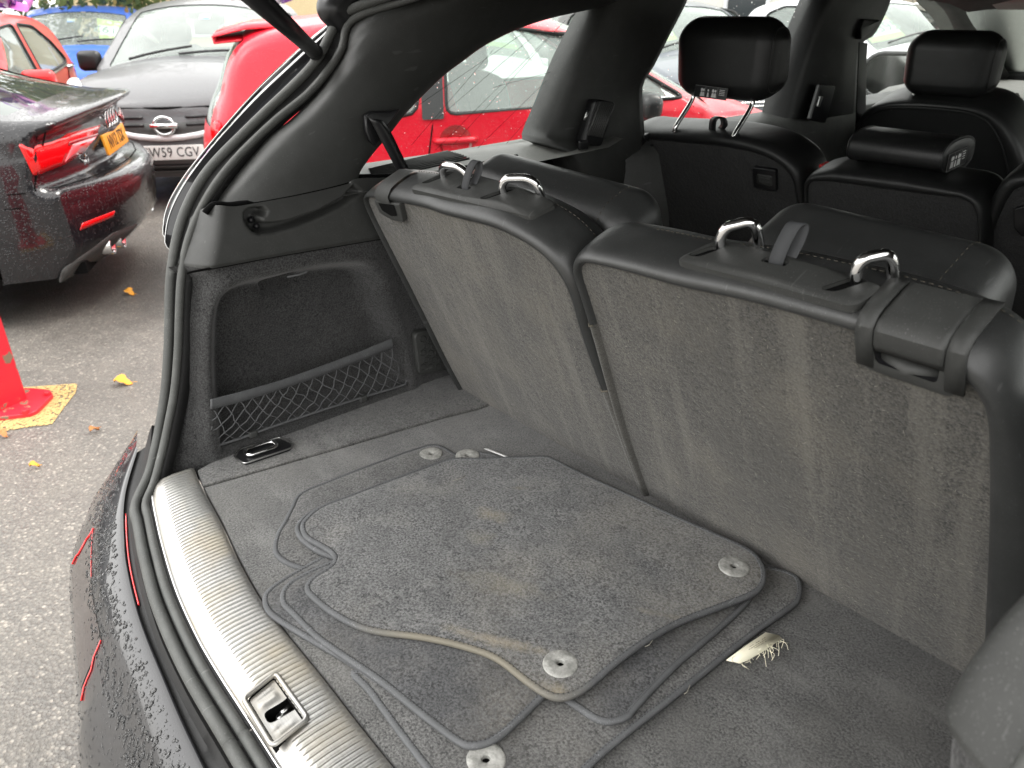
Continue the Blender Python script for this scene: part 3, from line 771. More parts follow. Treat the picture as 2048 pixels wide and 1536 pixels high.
for k in range(9):
    f = (k + .5) / 9; a = ledge(*[vent[0][i] * (1 - f) + vent[3][i] * f for i in (0, 1)]); b = ledge(*[vent[1][i] * (1 - f) + vent[2][i] * f for i in (0, 1)])
    mb = MB(); mb.tube([a + V((0, 0, .001)), b + V((0, 0, .001))], .0021, 5); mb.build('slat', M_['trim_grey'], gri)
for k in range(1, 7):
    f = k / 7; a = ledge(*[vent[0][i] * (1 - f) + vent[1][i] * f for i in (0, 1)]); b = ledge(*[vent[3][i] * (1 - f) + vent[2][i] * f for i in (0, 1)])
    mb = MB(); mb.tube([a + V((0, 0, -.0005)), b + V((0, 0, .0005))], .0009, 5); mb.build('cross_bar', M_['pale_trim'], gri)
mb = MB(); cc = [V((p[0], p[1], 0)) for p in cup]
mb.loft([[ledge(p.x, p.y) for p in cc], [V((p.x, p.y, .38)) for p in cc]], closed=True); mb.add([V((p.x, p.y, .38)) for p in cc], [tuple(range(len(cc)))])
mb.build('cup_holder', M_['black_plastic'], suv)

# pillars -----------------------------------------------------------
def pillar(name, Lp, Rp, mat, depth=.09, n=30, bul=.012):
    a = cat(trace(Lp), n); b = cat(trace(Rp), n); mb = MB()
    c0 = [p + V((-depth, .0, 0)) for p in a]; c5 = [p + V((-depth, 0, 0)) for p in b]
    c1 = [p.lerp(q, .08) + V((bul * .6, 0, 0)) for p, q in zip(a, b)]; c2 = [p.lerp(q, .5) + V((bul, 0, 0)) for p, q in zip(a, b)]; c3 = [p.lerp(q, .92) + V((bul * .6, 0, 0)) for p, q in zip(a, b)]
    mb.loft([c0, a, c1, c2, c3, b, c5]); o = mb.build(name, mat, suv); twin(mb).build(name, mat, suv); return o
cpil = pillar('c_pillar_trim', [(1240, -60, -.66), (1215, 8, -.665), (1160, 113, -.68), (1119, 212, -.69), (1092, 279, -.695), (1108, 292, -.665), (1150, 318, -.65), (1165, 370, -.65)],
       [(1395, -60, -.66), (1375, 0, -.665), (1338, 73, -.68), (1308, 132, -.69), (1286, 171, -.695), (1287, 230, -.70), (1288, 290, -.70), (1270, 390, -.69)], M_['trim_plastic'])
bpil = pillar('b_pillar_trim', [(1680, -60, -.67), (1652, 0, -.675), (1621, 73, -.69), (1589, 171, -.70), (1571, 239, -.705), (1560, 300, -.70), (1555, 380, -.70)],
       [(1800, -60, -.66), (1782, 0, -.665), (1768, 35, -.675), (1748, 70, -.68), (1720, 100, -.685), (1712, 223, -.69), (1700, 300, -.69), (1690, 380, -.69)], M_['leather_dark'])
apil = pillar('a_pillar_trim', [(1850, -60, -.70), (1880, 0, -.71), (1902, 24, -.72), (1921, 52, -.73), (1950, 110, -.75), (1985, 190, -.76)],
       [(1985, -60, -.64), (1990, 0, -.645), (2001, 40, -.65), (2014, 90, -.66), (2030, 130, -.67), (2075, 190, -.69)], M_['trim_plastic'])
# air outlet on the C-pillar
vq = [fx(p, -.668) for p in ((1181, 197), (1219, 203), (1190, 292), (1154, 286))]
vh = [fx(p, -.668) for p in ((1184, 204), (1213, 208), (1190, 272), (1160, 268))]
mb = MB(); slab(mb, roundpoly([(p.y, p.z) for p in vq], .012), lambda a, b, d: V((-.645 - d, a, b)), .03, .004); av = mb.build('air_outlet', M_['black_plastic'], suv, sharp=50)
for k in range(8):
    f = (k + .3) / 8; a = vh[0].lerp(vh[1], f); b = vh[3].lerp(vh[2], f)
    mb = MB(); mb.tube([a + V((.026, 0, 0)), b + V((.026, 0, 0))], .0035, 6); mb.build('slat', M_['trim_grey'], av)
mb = MB(); mb.tube([fx((1176, 222), -.636), fx((1169, 240), -.636)], .003, 8); mb.build('shutter_tab', M_['satin_metal'], av)
mb = MB(); q = fx((1166, 290), -.640); mb.rbox(q, (.008, .03, .022), .004); mb.build('thumb_wheel', M_['black_plastic'], av)
# belt height adjuster, belt and handle on the B-pillar
def plate_x(px, x, name, mat, par, t=.012, r=.006):
    P = [fx(p, x) for p in px]; mb = MB(); o2 = roundpoly([(p.y, p.z) for p in P], r)
    slab(mb, o2, lambda a, b, d: V((x - d, a, b)), t, min(.004, t * .4)); return mb.build(name, mat, par, sharp=50)
plate_x([(1641, 168), (1672, 172), (1652, 246), (1620, 240)], -.655, 'height_adjuster', M_['black_plastic'], suv)
plate_x([(1641, 192), (1647, 193), (1640, 214), (1635, 213)], -.650, 'adjuster_button', M_['satin_metal'], suv, .005, .003)
plate_x([(1728, 38), (1760, 40), (1744, 62), (1722, 80), (1722, 58)], -.655, 'belt_guide', M_['black_plastic'], suv, .025)
plate_x([(1719, 84), (1736, 86), (1733, 125), (1732, 220), (1726, 250), (1712, 260), (1714, 200)], -.640, 'front_seat_belt', M_['black_plastic'], suv, .003, .003)

# doors, ledges, floor, roof ------------------------------------------------------
def dl(x, y): return V((x, y, .425 + .015 * sm((-.70 - x) / .08)))
mb = MB()
mb.loft([[V((-.66, y, -.3)) for y in (.60, 1.5, 2.6)], [V((-.66, y, .25)) for y in (.60, 1.5, 2.6)], [V((-.675, y, .40)) for y in (.60, 1.5, 2.6)], [V((-.70, y, .428)) for y in (.60, 1.5, 2.6)], [V((-.80, y, .440)) for y in (.60, 1.5, 2.6)], [V((-.84, y, .43)) for y in (.60, 1.5, 2.6)]])
for k_ in (mb, twin(mb)): k_.build('door_trim', M_['trim_grey'], suv, solid=.01, off=-1)
mb = MB(); mb.loft([[V((x, y, -.36)) for y in (.0, 1.6, 3.3)] for x in (-.9, 0, .9)]); mb.build('cabin_floor', M_['dark_carpet'], suv, smooth=False)
mb = MB(); mb.loft([[V((x, 3.25, z)) for z in (-.36, .45)] for x in (-.95, 0, .95)]); mb.build('bulkhead', M_['dark_carpet'], suv, smooth=False, solid=.02)
rf = [(-.05, .80), (.4, .812), (1.2, .815), (2.0, .800), (2.35, .772), (2.52, .742)]
mb = MB(); mb.loft([[V((x, y, z - .02 * (abs(x) / .62) ** 4)) for y, z in rf] for x in (-.66, -.6, -.4, 0, .4, .6, .66)]); mb.build('headliner', M_['headliner'], suv, solid=.01)
mb = MB(); mb.loft([[V((x, y, z + .055 - .05 * (abs(x) / .7) ** 4)) for y, z in [(-.1, .80)] + rf[1:]] for x in (-.74, -.66, -.4, 0, .4, .66, .74)]); mb.build('roof', M_['suv_paint'], suv, solid=.02)
mb = MB()
mb.loft([[V((x, y, z)) for y, z in ((2.30, .42), (2.42, .445), (2.7, .45), (3.25, .43), (3.4, .40))] for x in (-.86, -.5, 0, .5, .86)]); mb.loft([[V((x, 2.30, z)) for z in (-.1, .42)] for x in (-.8, .8)])
dash = mb.build('dashboard', M_['pale_trim'], suv, sharp=50)
mb = MB()
for k in range(9): mb.tube([fz((2014 + k * 3, 197 - k * .3), .455), fz((2008 + k * 3.4, 190 - k * .3), .455)], .004, 5)
mb.build('demister_grille', M_['dark_hole'], dash)
mb = MB(); mb.loft([[V((x, 2.36, .765)), V((x, 2.44, .742)), V((x, 2.50, .725)), V((x, 2.54, .735))] for x in (-.55, 0, .55)]); mb.build('windscreen_header', M_['pale_trim'], suv, solid=.015)
# glass -------------------------------------------------------------
def gx(z): return -.80 + (z - .46) * .25
def side_glass(name, pts):
    mb = MB(); mb.add([V((gx(z), y, z)) for y, z in pts], [tuple(range(len(pts)))]); o = mb.build(name, M_['suv_glass'], suv, smooth=False); twin(mb).build(name, M_['suv_glass'], suv, smooth=False); return o
qg = side_glass('quarter_glass', [(-.22, .44), (.72, .43), (.80, .80), (.20, .80)])
dg = side_glass('rear_door_glass', [(.66, .42), (1.75, .40), (1.75, .80), (.80, .80)])
fg = side_glass('front_door_glass', [(1.70, .39), (3.1, .38), (2.55, .78), (1.75, .80)])
mb = MB(); mb.loft([[V((x, 3.35, .40)), V((x, 2.5, .745))] for x in (-.86, 0, .86)]); mb.build('windscreen', M_['suv_glass'], suv, smooth=False)
mb = MB()
for a, b in (((836, 210), (1040, 70)), ((870, 240), (1080, 60)), ((905, 290), (1120, 50)), ((950, 300), (1195, 60)), ((1000, 300), (1170, 110)), ((822, 290), (985, 100)), ((985, 175), (1190, 120)), ((870, 300), (1130, 40))):
    def onglass(p):
        n = V((1, 0, -.25)).normalized(); return fp(p, (gx(.46), 0, .46), n)
    mb.tube([onglass(a) + V((.002, 0, 0)), onglass(b) + V((.002, 0, 0))], .0004, 4)
mb.build('heater_wires', M_['dark_hole'], qg)
# door mirror outside the front window
mp = fx((1790, 152), -1.10)
mb = MB(); mo = rrect(0, 0, .30, .20, .085)
mr_ = Matrix.Rotation(math.radians(17), 3, 'Z')
mb.loft([[mp + mr_ @ V((a * k, d, b * k)) for a, b in mo] for k, d in ((.93, .0), (1, .004), (1.0, .03), (.9, .09), (.5, .14))], closed=True)
mb.tube([mp + mr_ @ V((a * .97, .0, b * .97)) for a, b in mo], .011, 8, closed=True); mir = mb.build('door_mirror', M_['black_plastic'], suv)
mb = MB(); mb.add([mp + mr_ @ V((a * .93, .006, b * .93)) for a, b in mo], [tuple(range(len(mo)))]); mb.build('mirror_glass', M_['chrome'], mir, smooth=False)
mb = MB(); mb.tube([mp + V((.06, .05, -.06)), V((-.88, mp.y + .02, .41))], .03, 10); mb.build('mirror_arm', M_['suv_paint'], mir)

# ------------------------------------------------------------------ storage net on the wire frame
net = thing('storage_net', 'dark stretchy luggage net on a wire frame in the side pocket of the boot', 'luggage net', fx((420, 890), -.62))
XN = -.618
wire = [fx((a, b), x) for a, b, x in ((420, 778, -.640), (425, 790, -.628), (419, 812, XN), (415, 850, XN), (413, 870, XN), (414, 890, XN), (425, 893, XN), (470, 880, XN), (560, 848, XN), (660, 815, XN), (740, 790, XN), (800, 772, XN), (812, 766, -.62), (812, 756, -.625), (803, 740, -.635), (800, 722, -.64), (793, 705, -.642), (786, 676, -.648))]
mb = MB(); mb.tube(cat(wire, 120), .0026, 8); mb.build('wire_frame', M_['binding'], net)
mb = MB()
for p in ((506, 868), (726, 797)):
    q = fx(p, XN); mb = MB(); mb.rbox(q, (.010, .018, .014), .004); mb.build('frame_clip', M_['trim_grey'], net)
bt = [fx(p, XN + .004) for p in ((421, 798), (480, 783), (560, 760), (640, 732), (720, 702), (783, 676))]; bb = [fx(p, XN + .004) for p in ((421, 818), (480, 803), (560, 778), (640, 751), (720, 721), (786, 695))]
n_ = 150; T_, B_ = cat(bt, n_), cat(bb, n_); mb = MB()
mb.loft([[p + V((.0016 * (k % 2), 0, 0)) for k, p in enumerate(c)] for c in (T_, [a.lerp(b, .5) for a, b in zip(T_, B_)], B_)]); mb.build('elastic_band', M_['binding'], net, solid=.002)
# diamond mesh between band and wire: warped square lattice
bw = cat([p for p in wire[4:14]], 100); bm_ = cat(bb, 100)
def nq(u, v):
    k = u * 99; i = min(98, int(k)); f = k - i
    a = bm_[i].lerp(bm_[i + 1], f); b = bw[i].lerp(bw[i + 1], f)
    p = a.lerp(b, v); p.x += .010 * math.sin(math.pi * v) * (1 - .4 * u) - .002
    return p
mb = MB(); nc = 15
r_ = random.Random(3)
for d in (1, -1):
    for k in range(-3, nc + 4):
        P = []
        for j in range(9):
            v = j / 8; u = (k + d * v * 2.4) / nc
            if -.001 <= u <= 1.001: P.append(nq(max(0, min(1, u + .006 * math.sin(9 * u + 5 * v))), v) + V((0, r_.uniform(-.0022, .0022), r_.uniform(-.0022, .0022) - .002 * math.sin(math.pi * v) * math.sin(14 * u))))
        if len(P) > 1: mb.tube(P, .0012, 5, cap=False)
mb.build('cord_mesh', M_['binding'], net)
# covered speaker behind the seat
sp4 = [fx(p, -.60) for p in ((829, 672), (838, 664), (905, 655), (925, 735), (843, 751), (838, 745))]
mb = MB(); slab(mb, roundpoly([(p.y, p.z) for p in sp4], .01), lambda a, b, d: V((-.600 - d, a, b)), .02, .004); spk = mb.build('socket_cover', M_['trim_plastic'], suv, sharp=50)
mb = MB()
for r0 in range(5):
    for q0 in range(5):
        c = fx((846 + q0 * 15 + (7 if r0 % 2 else 0), 678 + r0 * 14), -.599); hx_ = [c + V((0, .0075 * math.cos(math.pi / 3 * k + .5), .0075 * math.sin(math.pi / 3 * k + .5))) for k in range(6)]
        if inpoly(c.y, c.z, off2([(p.y, p.z) for p in sp4], -.006 if area2([(p.y, p.z) for p in sp4]) > 0 else .006)): mb.tube(hx_, .0005, 4, closed=True)
mb.build('honeycomb_rib', M_['leather_dark'], spk)
# ------------------------------------------------------------------ seats
class Seat:
    """a backrest: panel plane through (0, y0, 0) leaning back by slope; local (x, s up the panel, d forward)"""
    def __init__(s, y0, slope):
        s.o = V((0, y0, 0)); s.U = V((0, -slope, 1)).normalized(); s.N = V((0, 1, slope)).normalized(); s.X = V((1, 0, 0))
        s.rot = Matrix((s.X, s.N, s.U)).transposed()
    def pt(s, x, u, d=0.0): return s.o + s.X * x + s.U * u + s.N * d
    def at(s, p, d=0.0):
        q = fp(p, s.o + s.N * d, s.N) - s.o; return (q.x, q.dot(s.U))
    def back(s, root, px, T, rim, names=('leather_shell', 'carpet_panel'), mats=('leather', 'seat_carpet'), n=120, front=.05, bottom=None, proud=.010, cloth_from=None, top_k=1.0):
        C = cat([(*s.at(p), 0) for p in px], n); C = [(p.x, p.y) for p in C]; s.C = C
        if bottom is not None: C[0] = (C[0][0], bottom); C[-1] = (C[-1][0], bottom)
        W = [interp(rim, i / (n - 1)) for i in range(n)]
        nr = []
        for i in range(n):
            a = C[max(0, i - 2)]; b = C[min(n - 1, i + 2)]; tx, ty = b[0] - a[0], b[1] - a[1]; l = math.hypot(tx, ty) or 1e-9
            nr.append((-ty / l, tx / l))                 # left of the direction bottom-left > up > right > down is outwards
        s.nr = nr
        def ring(o, d, fixed=0.0): return [s.pt(C[i][0] + nr[i][0] * (o * W[i] + fixed), C[i][1] + nr[i][1] * (o * W[i] + fixed), d) for i in range(n)]
        s.ring = ring
        R = [ring(-.10, .008), ring(.0, .001), ring(.12, -.006), ring(.40, -proud), ring(.72, -proud * .5), ring(.92, proud * .6), ring(1.0, .020), ring(1.02, T * .5), ring(.98, T * .85), ring(.90, T), ring(.55, T + front * .4), ring(-.4, T + front * .8), ring(-1.6, T + front), ring(-3, T + front)]
        i0, i1 = 0, n
        if cloth_from: i0, i1 = int(cloth_from[0] * n), int(cloth_from[1] * n)
        mb = MB(); mb.loft([r[i0:i1] for r in R]); s.shell = mb.build(names[0], M_[mats[0]], root, sub=1)
        if cloth_from:
            mb = MB()
            if i0 > 0: mb.loft([r[:i0 + 1] for r in R[:10]])
            if i1 < n: mb.loft([r[i1 - 1:] for r in R[:10]])
            mb.build('edge_strip', M_['edge_cloth'], root, sub=1)
            mb = MB()
            for i in ([i0] if i0 > 0 else []) + ([i1 - 1] if i1 < n else []): mb.tube([r[i] + (r[i] - r[(i)]) for r in R[2:9]], .0016, 5)
            mb.build('hem_seam', M_['seat_thread'], root)
        # carpet: flat panel that reaches under the rim
        o2 = [(C[i][0] + nr[i][0] * .002, C[i][1] + nr[i][1] * .002) for i in range(n)]
        mb = MB(); sheet(mb, o2, lambda a, b: s.pt(a, b, .0005 + .0015 * math.sin(a * 9 + 1) * math.sin(b * 7)), step=.05)
        s.panel = mb.build(names[1], M_[mats[1]], root)
        # stitches along the front edge of the top
        return s
    def stitches(s, root, i0, i1, o, d, mat='seat_thread', ln=.0045, gap=.008, r=.0005, parent=None, name='stitching'):
        P = even(s.ring(o, d)[i0:i1], 400); mb = MB(); tot = sum((b - a).length for a, b in zip(P, P[1:])); k = int(tot / gap); Q = even(P, k * 4)
        for j in range(k): mb.tube([Q[j * 4], Q[j * 4 + 2]], r, 4)
        return tag(mb.build(name, M_[mat], parent or root), kind='stuff')
    def topat(s, x):
        """index on the outline (upper run) whose x is nearest"""
        n = len(s.C); return min(range(int(n * .2), int(n * .9)), key=lambda i: abs(s.C[i][0] - x))
principled('edge_cloth', (.085, .080, .070), .8)
carpet('edge_cloth', (.050, .048, .042), (.10, .095, .083), 600, None)

def lint_on(name, seat, root, n, seed, poly):
    r = random.Random(seed); mb = MB(); xs = [p[0] for p in poly]; ys = [p[1] for p in poly]; k = 0
    while k < n:
        x = r.uniform(min(xs), max(xs)); y = r.uniform(min(ys), max(ys))
        if not inpoly(x, y, poly): continue
        k += 1; a = r.uniform(0, 6.28); l = r.uniform(.0012, .0055); c = r.uniform(-.5, .5)
        mb.tube([seat.pt(x + l * t * math.cos(a + c * t), y + l * t * math.sin(a + c * t), -.0015) for t in (0, .5, 1)], .00022, 3, cap=False)
    return tag(mb.build(name, M_['lint'], root), kind='stuff')

def third_row(name, label, px, rim, plate, slots, feet, strap_px, hr, lat, cloth, side):
    root = thing(name, label, 'car seat', (0, .05, -.02), 0, 'third-row seats')
    S = Seat(0.0, .4); T = .066
    S.back(root, px, T, rim, cloth_from=cloth, bottom=-.01); n = len(S.C)
    # plate on top: coordinates x, depth
    def top(x, d, h=0.0):
        i = S.topat(x); j = max(1, min(n - 2, i)); f = 0
        a, b = S.C[j - 1], S.C[j + 1]
        t = 0 if abs(b[0] - a[0]) < 1e-6 else max(0, min(1, (x - a[0]) / (b[0] - a[0])))
        W = interp(rim, i / (n - 1)); u = a[1] + (b[1] - a[1]) * t + W * 1.02 * (1 if abs(S.nr[i][1]) < .05 else 1 / max(.5, abs(S.nr[i][1])))
        return S.pt(x, u + h, d)
    P = roundpoly(plate, .012); d0 = min(p[1] for p in plate)
    hs = [roundpoly([(xa - .008, da), (xa + .009, da), (xb + .010, db), (xb - .007, db)], .007) for xa, da, xb, db in slots]
    xm, dm = strap_px
    hs.append(roundpoly([(xm - .016, dm - .004), (xm + .014, dm - .004), (xm + .014, dm + .005), (xm - .016, dm + .005)], .003)); d0 = dm - .029
    mb = MB(); sheet(mb, P, lambda a, b: top(a, b, .0075 - .003 * (1 - sm(edist(a, b, P) / .004))), hs, .006)
    pl = mb.build('headrest_plate', M_['trim_plastic'], root)
    mb = MB(); mb.loft([[top(a, b, .0048) for a, b in P], [top(a, b, -.004) for a, b in P]], closed=True)
    for h in hs:
        mb.loft([[top(a, b, .0070) for a, b in h], [top(a, b, .0005) for a, b in h]], closed=True)
    mb.build('plate_edge', M_['trim_plastic'], pl)
    for h in hs:
        mb = MB(); mb.add([top(a, b, .0028) for a, b in h], [tuple(range(len(h)))]); mb.build('slot', M_['dark_hole'], pl)
    for (xf, df), (xe, de) in feet:
        mb = MB(); B0 = top(xf, df, 0.0); B1 = top(xe, de, .0); up_ = S.U; fw_ = (B1 - B0)
        pth = [B0 - up_ * .012, B0 + up_ * .010, B0 + up_ * .021 + fw_ * .06, B0 + up_ * .029 + fw_ * .24, B0 + up_ * .030 + fw_ * .5, B0 + up_ * .029 + fw_ * .80, B0 + up_ * .021 + fw_ * .97, B0 + up_ * .006 + fw_ * 1.02, B0 - up_ * .035 + fw_ * 1.03]
        mb.tube(cat(pth, 44), .0062, 14); mb.build('headrest_bar', M_['chrome'], root)
    # pull strap: a folded loop of webbing
    a = top(xm - .004, d0 + .029, .0); mb = MB()
    w_ = .0085
    loop = [top(xm - .002, d0 + .029, -.004), top(xm, d0 + .034, .010), top(xm + .003, d0 + .046, .026), top(xm + .006, d0 + .058, .036), top(xm + .010, d0 + .064, .034), top(xm + .010, d0 + .058, .022), top(xm + .008, d0 + .044, .009), top(xm + .005, d0 + .031, -.003)]
    lp = cat(loop, 40); mb.loft([[p + V((-w_, 0, 0)) for p in lp], lp, [p + V((w_, 0, 0)) for p in lp]]); mb.build('pull_strap', M_['binding_dark'], root, solid=.0012)
    # folded headrest in front
    lp_, rp_, tp_, hd, hh, hw__ = hr
    hx0 = S.at(lp_, T + hd)[0]; hx1 = S.at(rp_, T + hd)[0]; hrm = MB(); cx = (hx0 + hx1) / 2
    cen = S.pt(cx, S.at(tp_, T + hd)[1] - hh / 2, T + hd); hrot = S.rot @ Matrix.Rotation(side * .05, 3, 'Y')
    hrm.rbox(cen, (hx1 - hx0, hw__, hh), .048, hrot, 12)
    head = hrm.build('headrest', M_['leather'], root)
    mb = MB()
    for e in (.5,):
        prof = even([cen + hrot @ V(((hx1 - hx0) * .5 - .052, a, b)) for a, b in rrect(0, 0, hw__ + .001, hh + .001, .048, 8)], 90, True)
        for k in range(0, 90, 2): mb.tube([prof[k], prof[(k + 1) % 90]], .0005, 4)
    tag(mb.build('stitching', M_['seat_thread'], head), kind='stuff')
    return root, S, top
principled('binding_dark', (.045, .047, .05), .75)
# left seat -----------------------------------------------------------
LPX = [(958, 812), (936, 795), (918, 766), (893, 720), (860, 654), (818, 570), (780, 495), (752, 438), (738, 404), (741, 393), (765, 396), (802, 404), (857, 416), (905, 432), (990, 454), (1042, 477), (1086, 505), (1117, 538), (1141, 584), (1165, 666), (1196, 752), (1223, 825), (1255, 910), (1287, 992)]
LR = [(0, .008), (.30, .008), (.37, .013), (.42, .023), (.60, .026), (.70, .028), (.78, .026), (.86, .024), (1, .020)]
def sl_(S_, p, d): return S_.at(p, d)
_S = Seat(0, .4)
def tx(p, u): return u(p)      # x and depth of a point on the seat top
class Top:
    def __init__(s, p, q, rim):
        a, b = _S.at(p), _S.at(q); A = _S.pt(a[0], a[1] + rim); Bq = _S.pt(b[0], b[1] + rim); s.A = A; s.n = (Bq - A).cross(_S.N).normalized()
    def __call__(s, p):
        q = fp(p, s.A, s.n) - _S.o; return q.x, q.dot(_S.N)
uL = Top((857, 416), (990, 454), .026); uR = Top((1368, 573), (1631, 637), .026)
def slotpx(a, b, u):
    p, q = tx(a, u), tx(b, u); return (p[0], p[1], q[0], q[1])
sL = [slotpx((849, 372), (905, 350), uL), slotpx((966, 406), (1030, 384), uL)]
pa, pb = tx((821, 376), uL), tx((1060, 428), uL)
print('top L', sL, pa, pb)
third_left, SL_, topL = third_row('rear_seat', 'upright third-row seat on the left with black belt beside it', LPX, LR, [tx(p, uL) for p in ((818, 379), (1058, 430), (1112, 398), (905, 340))], sL,
    [((tx((890, 360), uL)), (tx((940, 366), uL))), ((tx((1010, 393), uL)), (tx((1079, 388), uL)))], tx((930, 381), uL),
    ((966, 365), (1288, 425), (1110, 356), .085, .14, .12), None, (0, .84), 1)
SL_.stitches(third_left, 50, 92, .93, .065)
for p in ((757, 400),):
    mb = MB(); q = [SL_.at(t, -.004) for t in ((752, 398), (803, 405), (812, 441), (790, 438), (765, 424))]
    slab(mb, roundpoly(q if area2(q) > 0 else q[::-1], .004), lambda a, b, d: SL_.pt(a, b, -.010 + d), .014, .002); lt = mb.build('release_latch', M_['trim_plastic'], third_left, sharp=50)
    mb = MB(); q = [SL_.at(t, -.004) for t in ((762, 402), (794, 406), (800, 428), (788, 428), (770, 417))]
    q = roundpoly(q if area2(q) > 0 else q[::-1], .003); mb.add([SL_.pt(a, b, -.0108) for a, b in q], [tuple(range(len(q)))]); mb.build('finger_recess', M_['dark_hole'], lt)
    mb = MB(); e = [topL(x, d, .001) for x, d in ((tx((743, 383), uL)[0] + .004, .0), (tx((795, 392), uL)[0], -.004))]
    u_ = [V((p.x, p.y, p.z)) for p in e]
    mb.loft([[SL_.pt(x, SL_.C[SL_.topat(x)][1] + h, d) for x in [SL_.C[46][0] + .004 + k * .0068 for k in range(8)]] for h, d in ((.002, -.012), (.014, -.011), (.0235, .002), (.0265, .02), (.027, .055), (.022, .064))])
    mb.build('release_lever', M_['trim_plastic'], lt)
# right seat ----------------------------------------------------------
RPX = [(1302, 1000), (1278, 935), (1253, 861), (1228, 772), (1205, 686), (1180, 600), (1166, 556), (1163, 536), (1176, 524), (1210, 530), (1280, 548), (1368, 573), (1500, 601), (1631, 637), (1724, 664), (1830, 701), (1905, 738), (1942, 768), (1966, 805), (1975, 850), (1977, 900), (1977, 1000), (1973, 1130), (1968, 1260), (1965, 1384)]
RR = [(0, .014), (.30, .016), (.38, .022), (.44, .025), (.62, .026), (.68, .032), (.73, .052), (.80, .070), (1, .062)]
sR = [slotpx((1386, 522), (1436, 504), uR), slotpx((1652, 592), (1722, 566), uR)]
pa2, pb2 = tx((1352, 526), uR), tx((1722, 620), uR)
third_right, SR_, topR = third_row('rear_seat', 'wider third-row seat on the right with dusty linty carpet back', RPX, RR, [tx(p, uR) for p in ((1350, 526), (1706, 620), (1772, 577), (1440, 484))], sR,
    [((tx((1444, 503), uR)), (tx((1516, 488), uR))), ((tx((1712, 570), uR)), (tx((1784, 552), uR)))], tx((1552, 539), uR),
    ((1516, 480), (2008, 575), (1750, 480), .095, .15, .14), None, (.26, 1), 1)
SR_.stitches(third_right, 46, 84, .93, .065)
# latch: frame, flap, pull handle
fr = [(1727, 664), (1745, 612), (1905, 690), (1911, 738), (1899, 790), (1742, 735)]
q0 = [SR_.at(t, -.008) for t in ((1725, 658), (1916, 726), (1906, 792), (1890, 790), (1745, 740), (1731, 733))]
q0 = roundpoly(q0 if area2(q0) > 0 else q0[::-1], .004)
qi = [SR_.at(t, -.008) for t in ((1746, 668), (1886, 722), (1878, 762), (1756, 720))]; qi = roundpoly(qi if area2(qi) > 0 else qi[::-1], .006)
mb = MB(); sheet(mb, q0, lambda a, b: SR_.pt(a, b, -.012 + .003 * (1 - sm(edist(a, b, q0) / .005))), [qi], .006)
mb.loft([[SR_.pt(a, b, -.009) for a, b in q0], [SR_.pt(a, b, .004) for a, b in q0]], closed=True)
lt = mb.build('release_latch', M_['trim_plastic'], third_right, sharp=50)
mb = MB(); mb.loft([[SR_.pt(a, b, z) for a, b in off2(qi, e)] for z, e in ((-.0115, 0), (.004, -.002), (.016, -.006))], closed=True); mb.add([SR_.pt(a, b, .016) for a, b in off2(qi, -.006)], [tuple(range(len(qi)))]); mb.build('finger_recess', M_['black_plastic'], lt)
gp = [SR_.at(t, .0) for t in ((1762, 712), (1884, 756))]
mb = MB(); mb.tube([SR_.pt(gp[0][0], gp[0][1], .004), SR_.pt((gp[0][0] + gp[1][0]) / 2, (gp[0][1] + gp[1][1]) / 2, -.004), SR_.pt(gp[1][0], gp[1][1], .004)], .0095, 12); mb.build('pull_bar', M_['trim_plastic'], lt)
xa, xb = SR_.at((1752, 660), -.01)[0], SR_.at((1892, 715), -.01)[0]
slope_ = (SR_.at((1724, 664))[1] - SR_.at((1560, 616))[1]) / (SR_.at((1724, 664))[0] - SR_.at((1560, 616))[0]); s0_ = SR_.at((1724, 664))
def lin(x): return s0_[1] + slope_ * (x - s0_[0])
mb = MB(); rows = []
for h, d in ((-.007, -.012), (.004, -.0155), (.019, -.0135), (.0265, -.006), (.0295, .006), (.0305, .035), (.0300, .052), (.026, .056)):
    rows.append([SR_.pt(xa + (xb - xa) * k / 10, lin(xa + (xb - xa) * k / 10) + h, d) for k in range(11)])
mb.loft(rows); mb.build('release_flap', M_['trim_plastic'], lt, solid=.004, sharp=35)
xa2, xb2 = xa - .010, xb + .010
for xq, wq in ((xa2, .0085), (xb2, .0085)):
    mb = MB()
    rows = [[SR_.pt(xq + e, lin(xq + e) + h, d) for e in (-wq, 0, wq)] for h, d in ((-.03, -.0125), (.006, -.0150), (.020, -.0130), (.0285, -.004), (.0315, .008), (.0325, .04), (.0300, .054))]
    mb.loft(rows); mb.build('latch_frame', M_['trim_plastic'], lt, solid=.003, sharp=35)
polyR = [SR_.at(p) for p in ((1320, 990), (1190, 560), (1500, 610), (1720, 680), (1735, 745), (1890, 800), (1960, 830), (1960, 1230), (1890, 1340))]
lint_on('lint', SR_, third_right, 260, 5, polyR)
lint_on('lint', SL_, third_left, 50, 6, [SL_.at(p) for p in ((1270, 960), (940, 780), (770, 440), (990, 470), (1110, 560))])

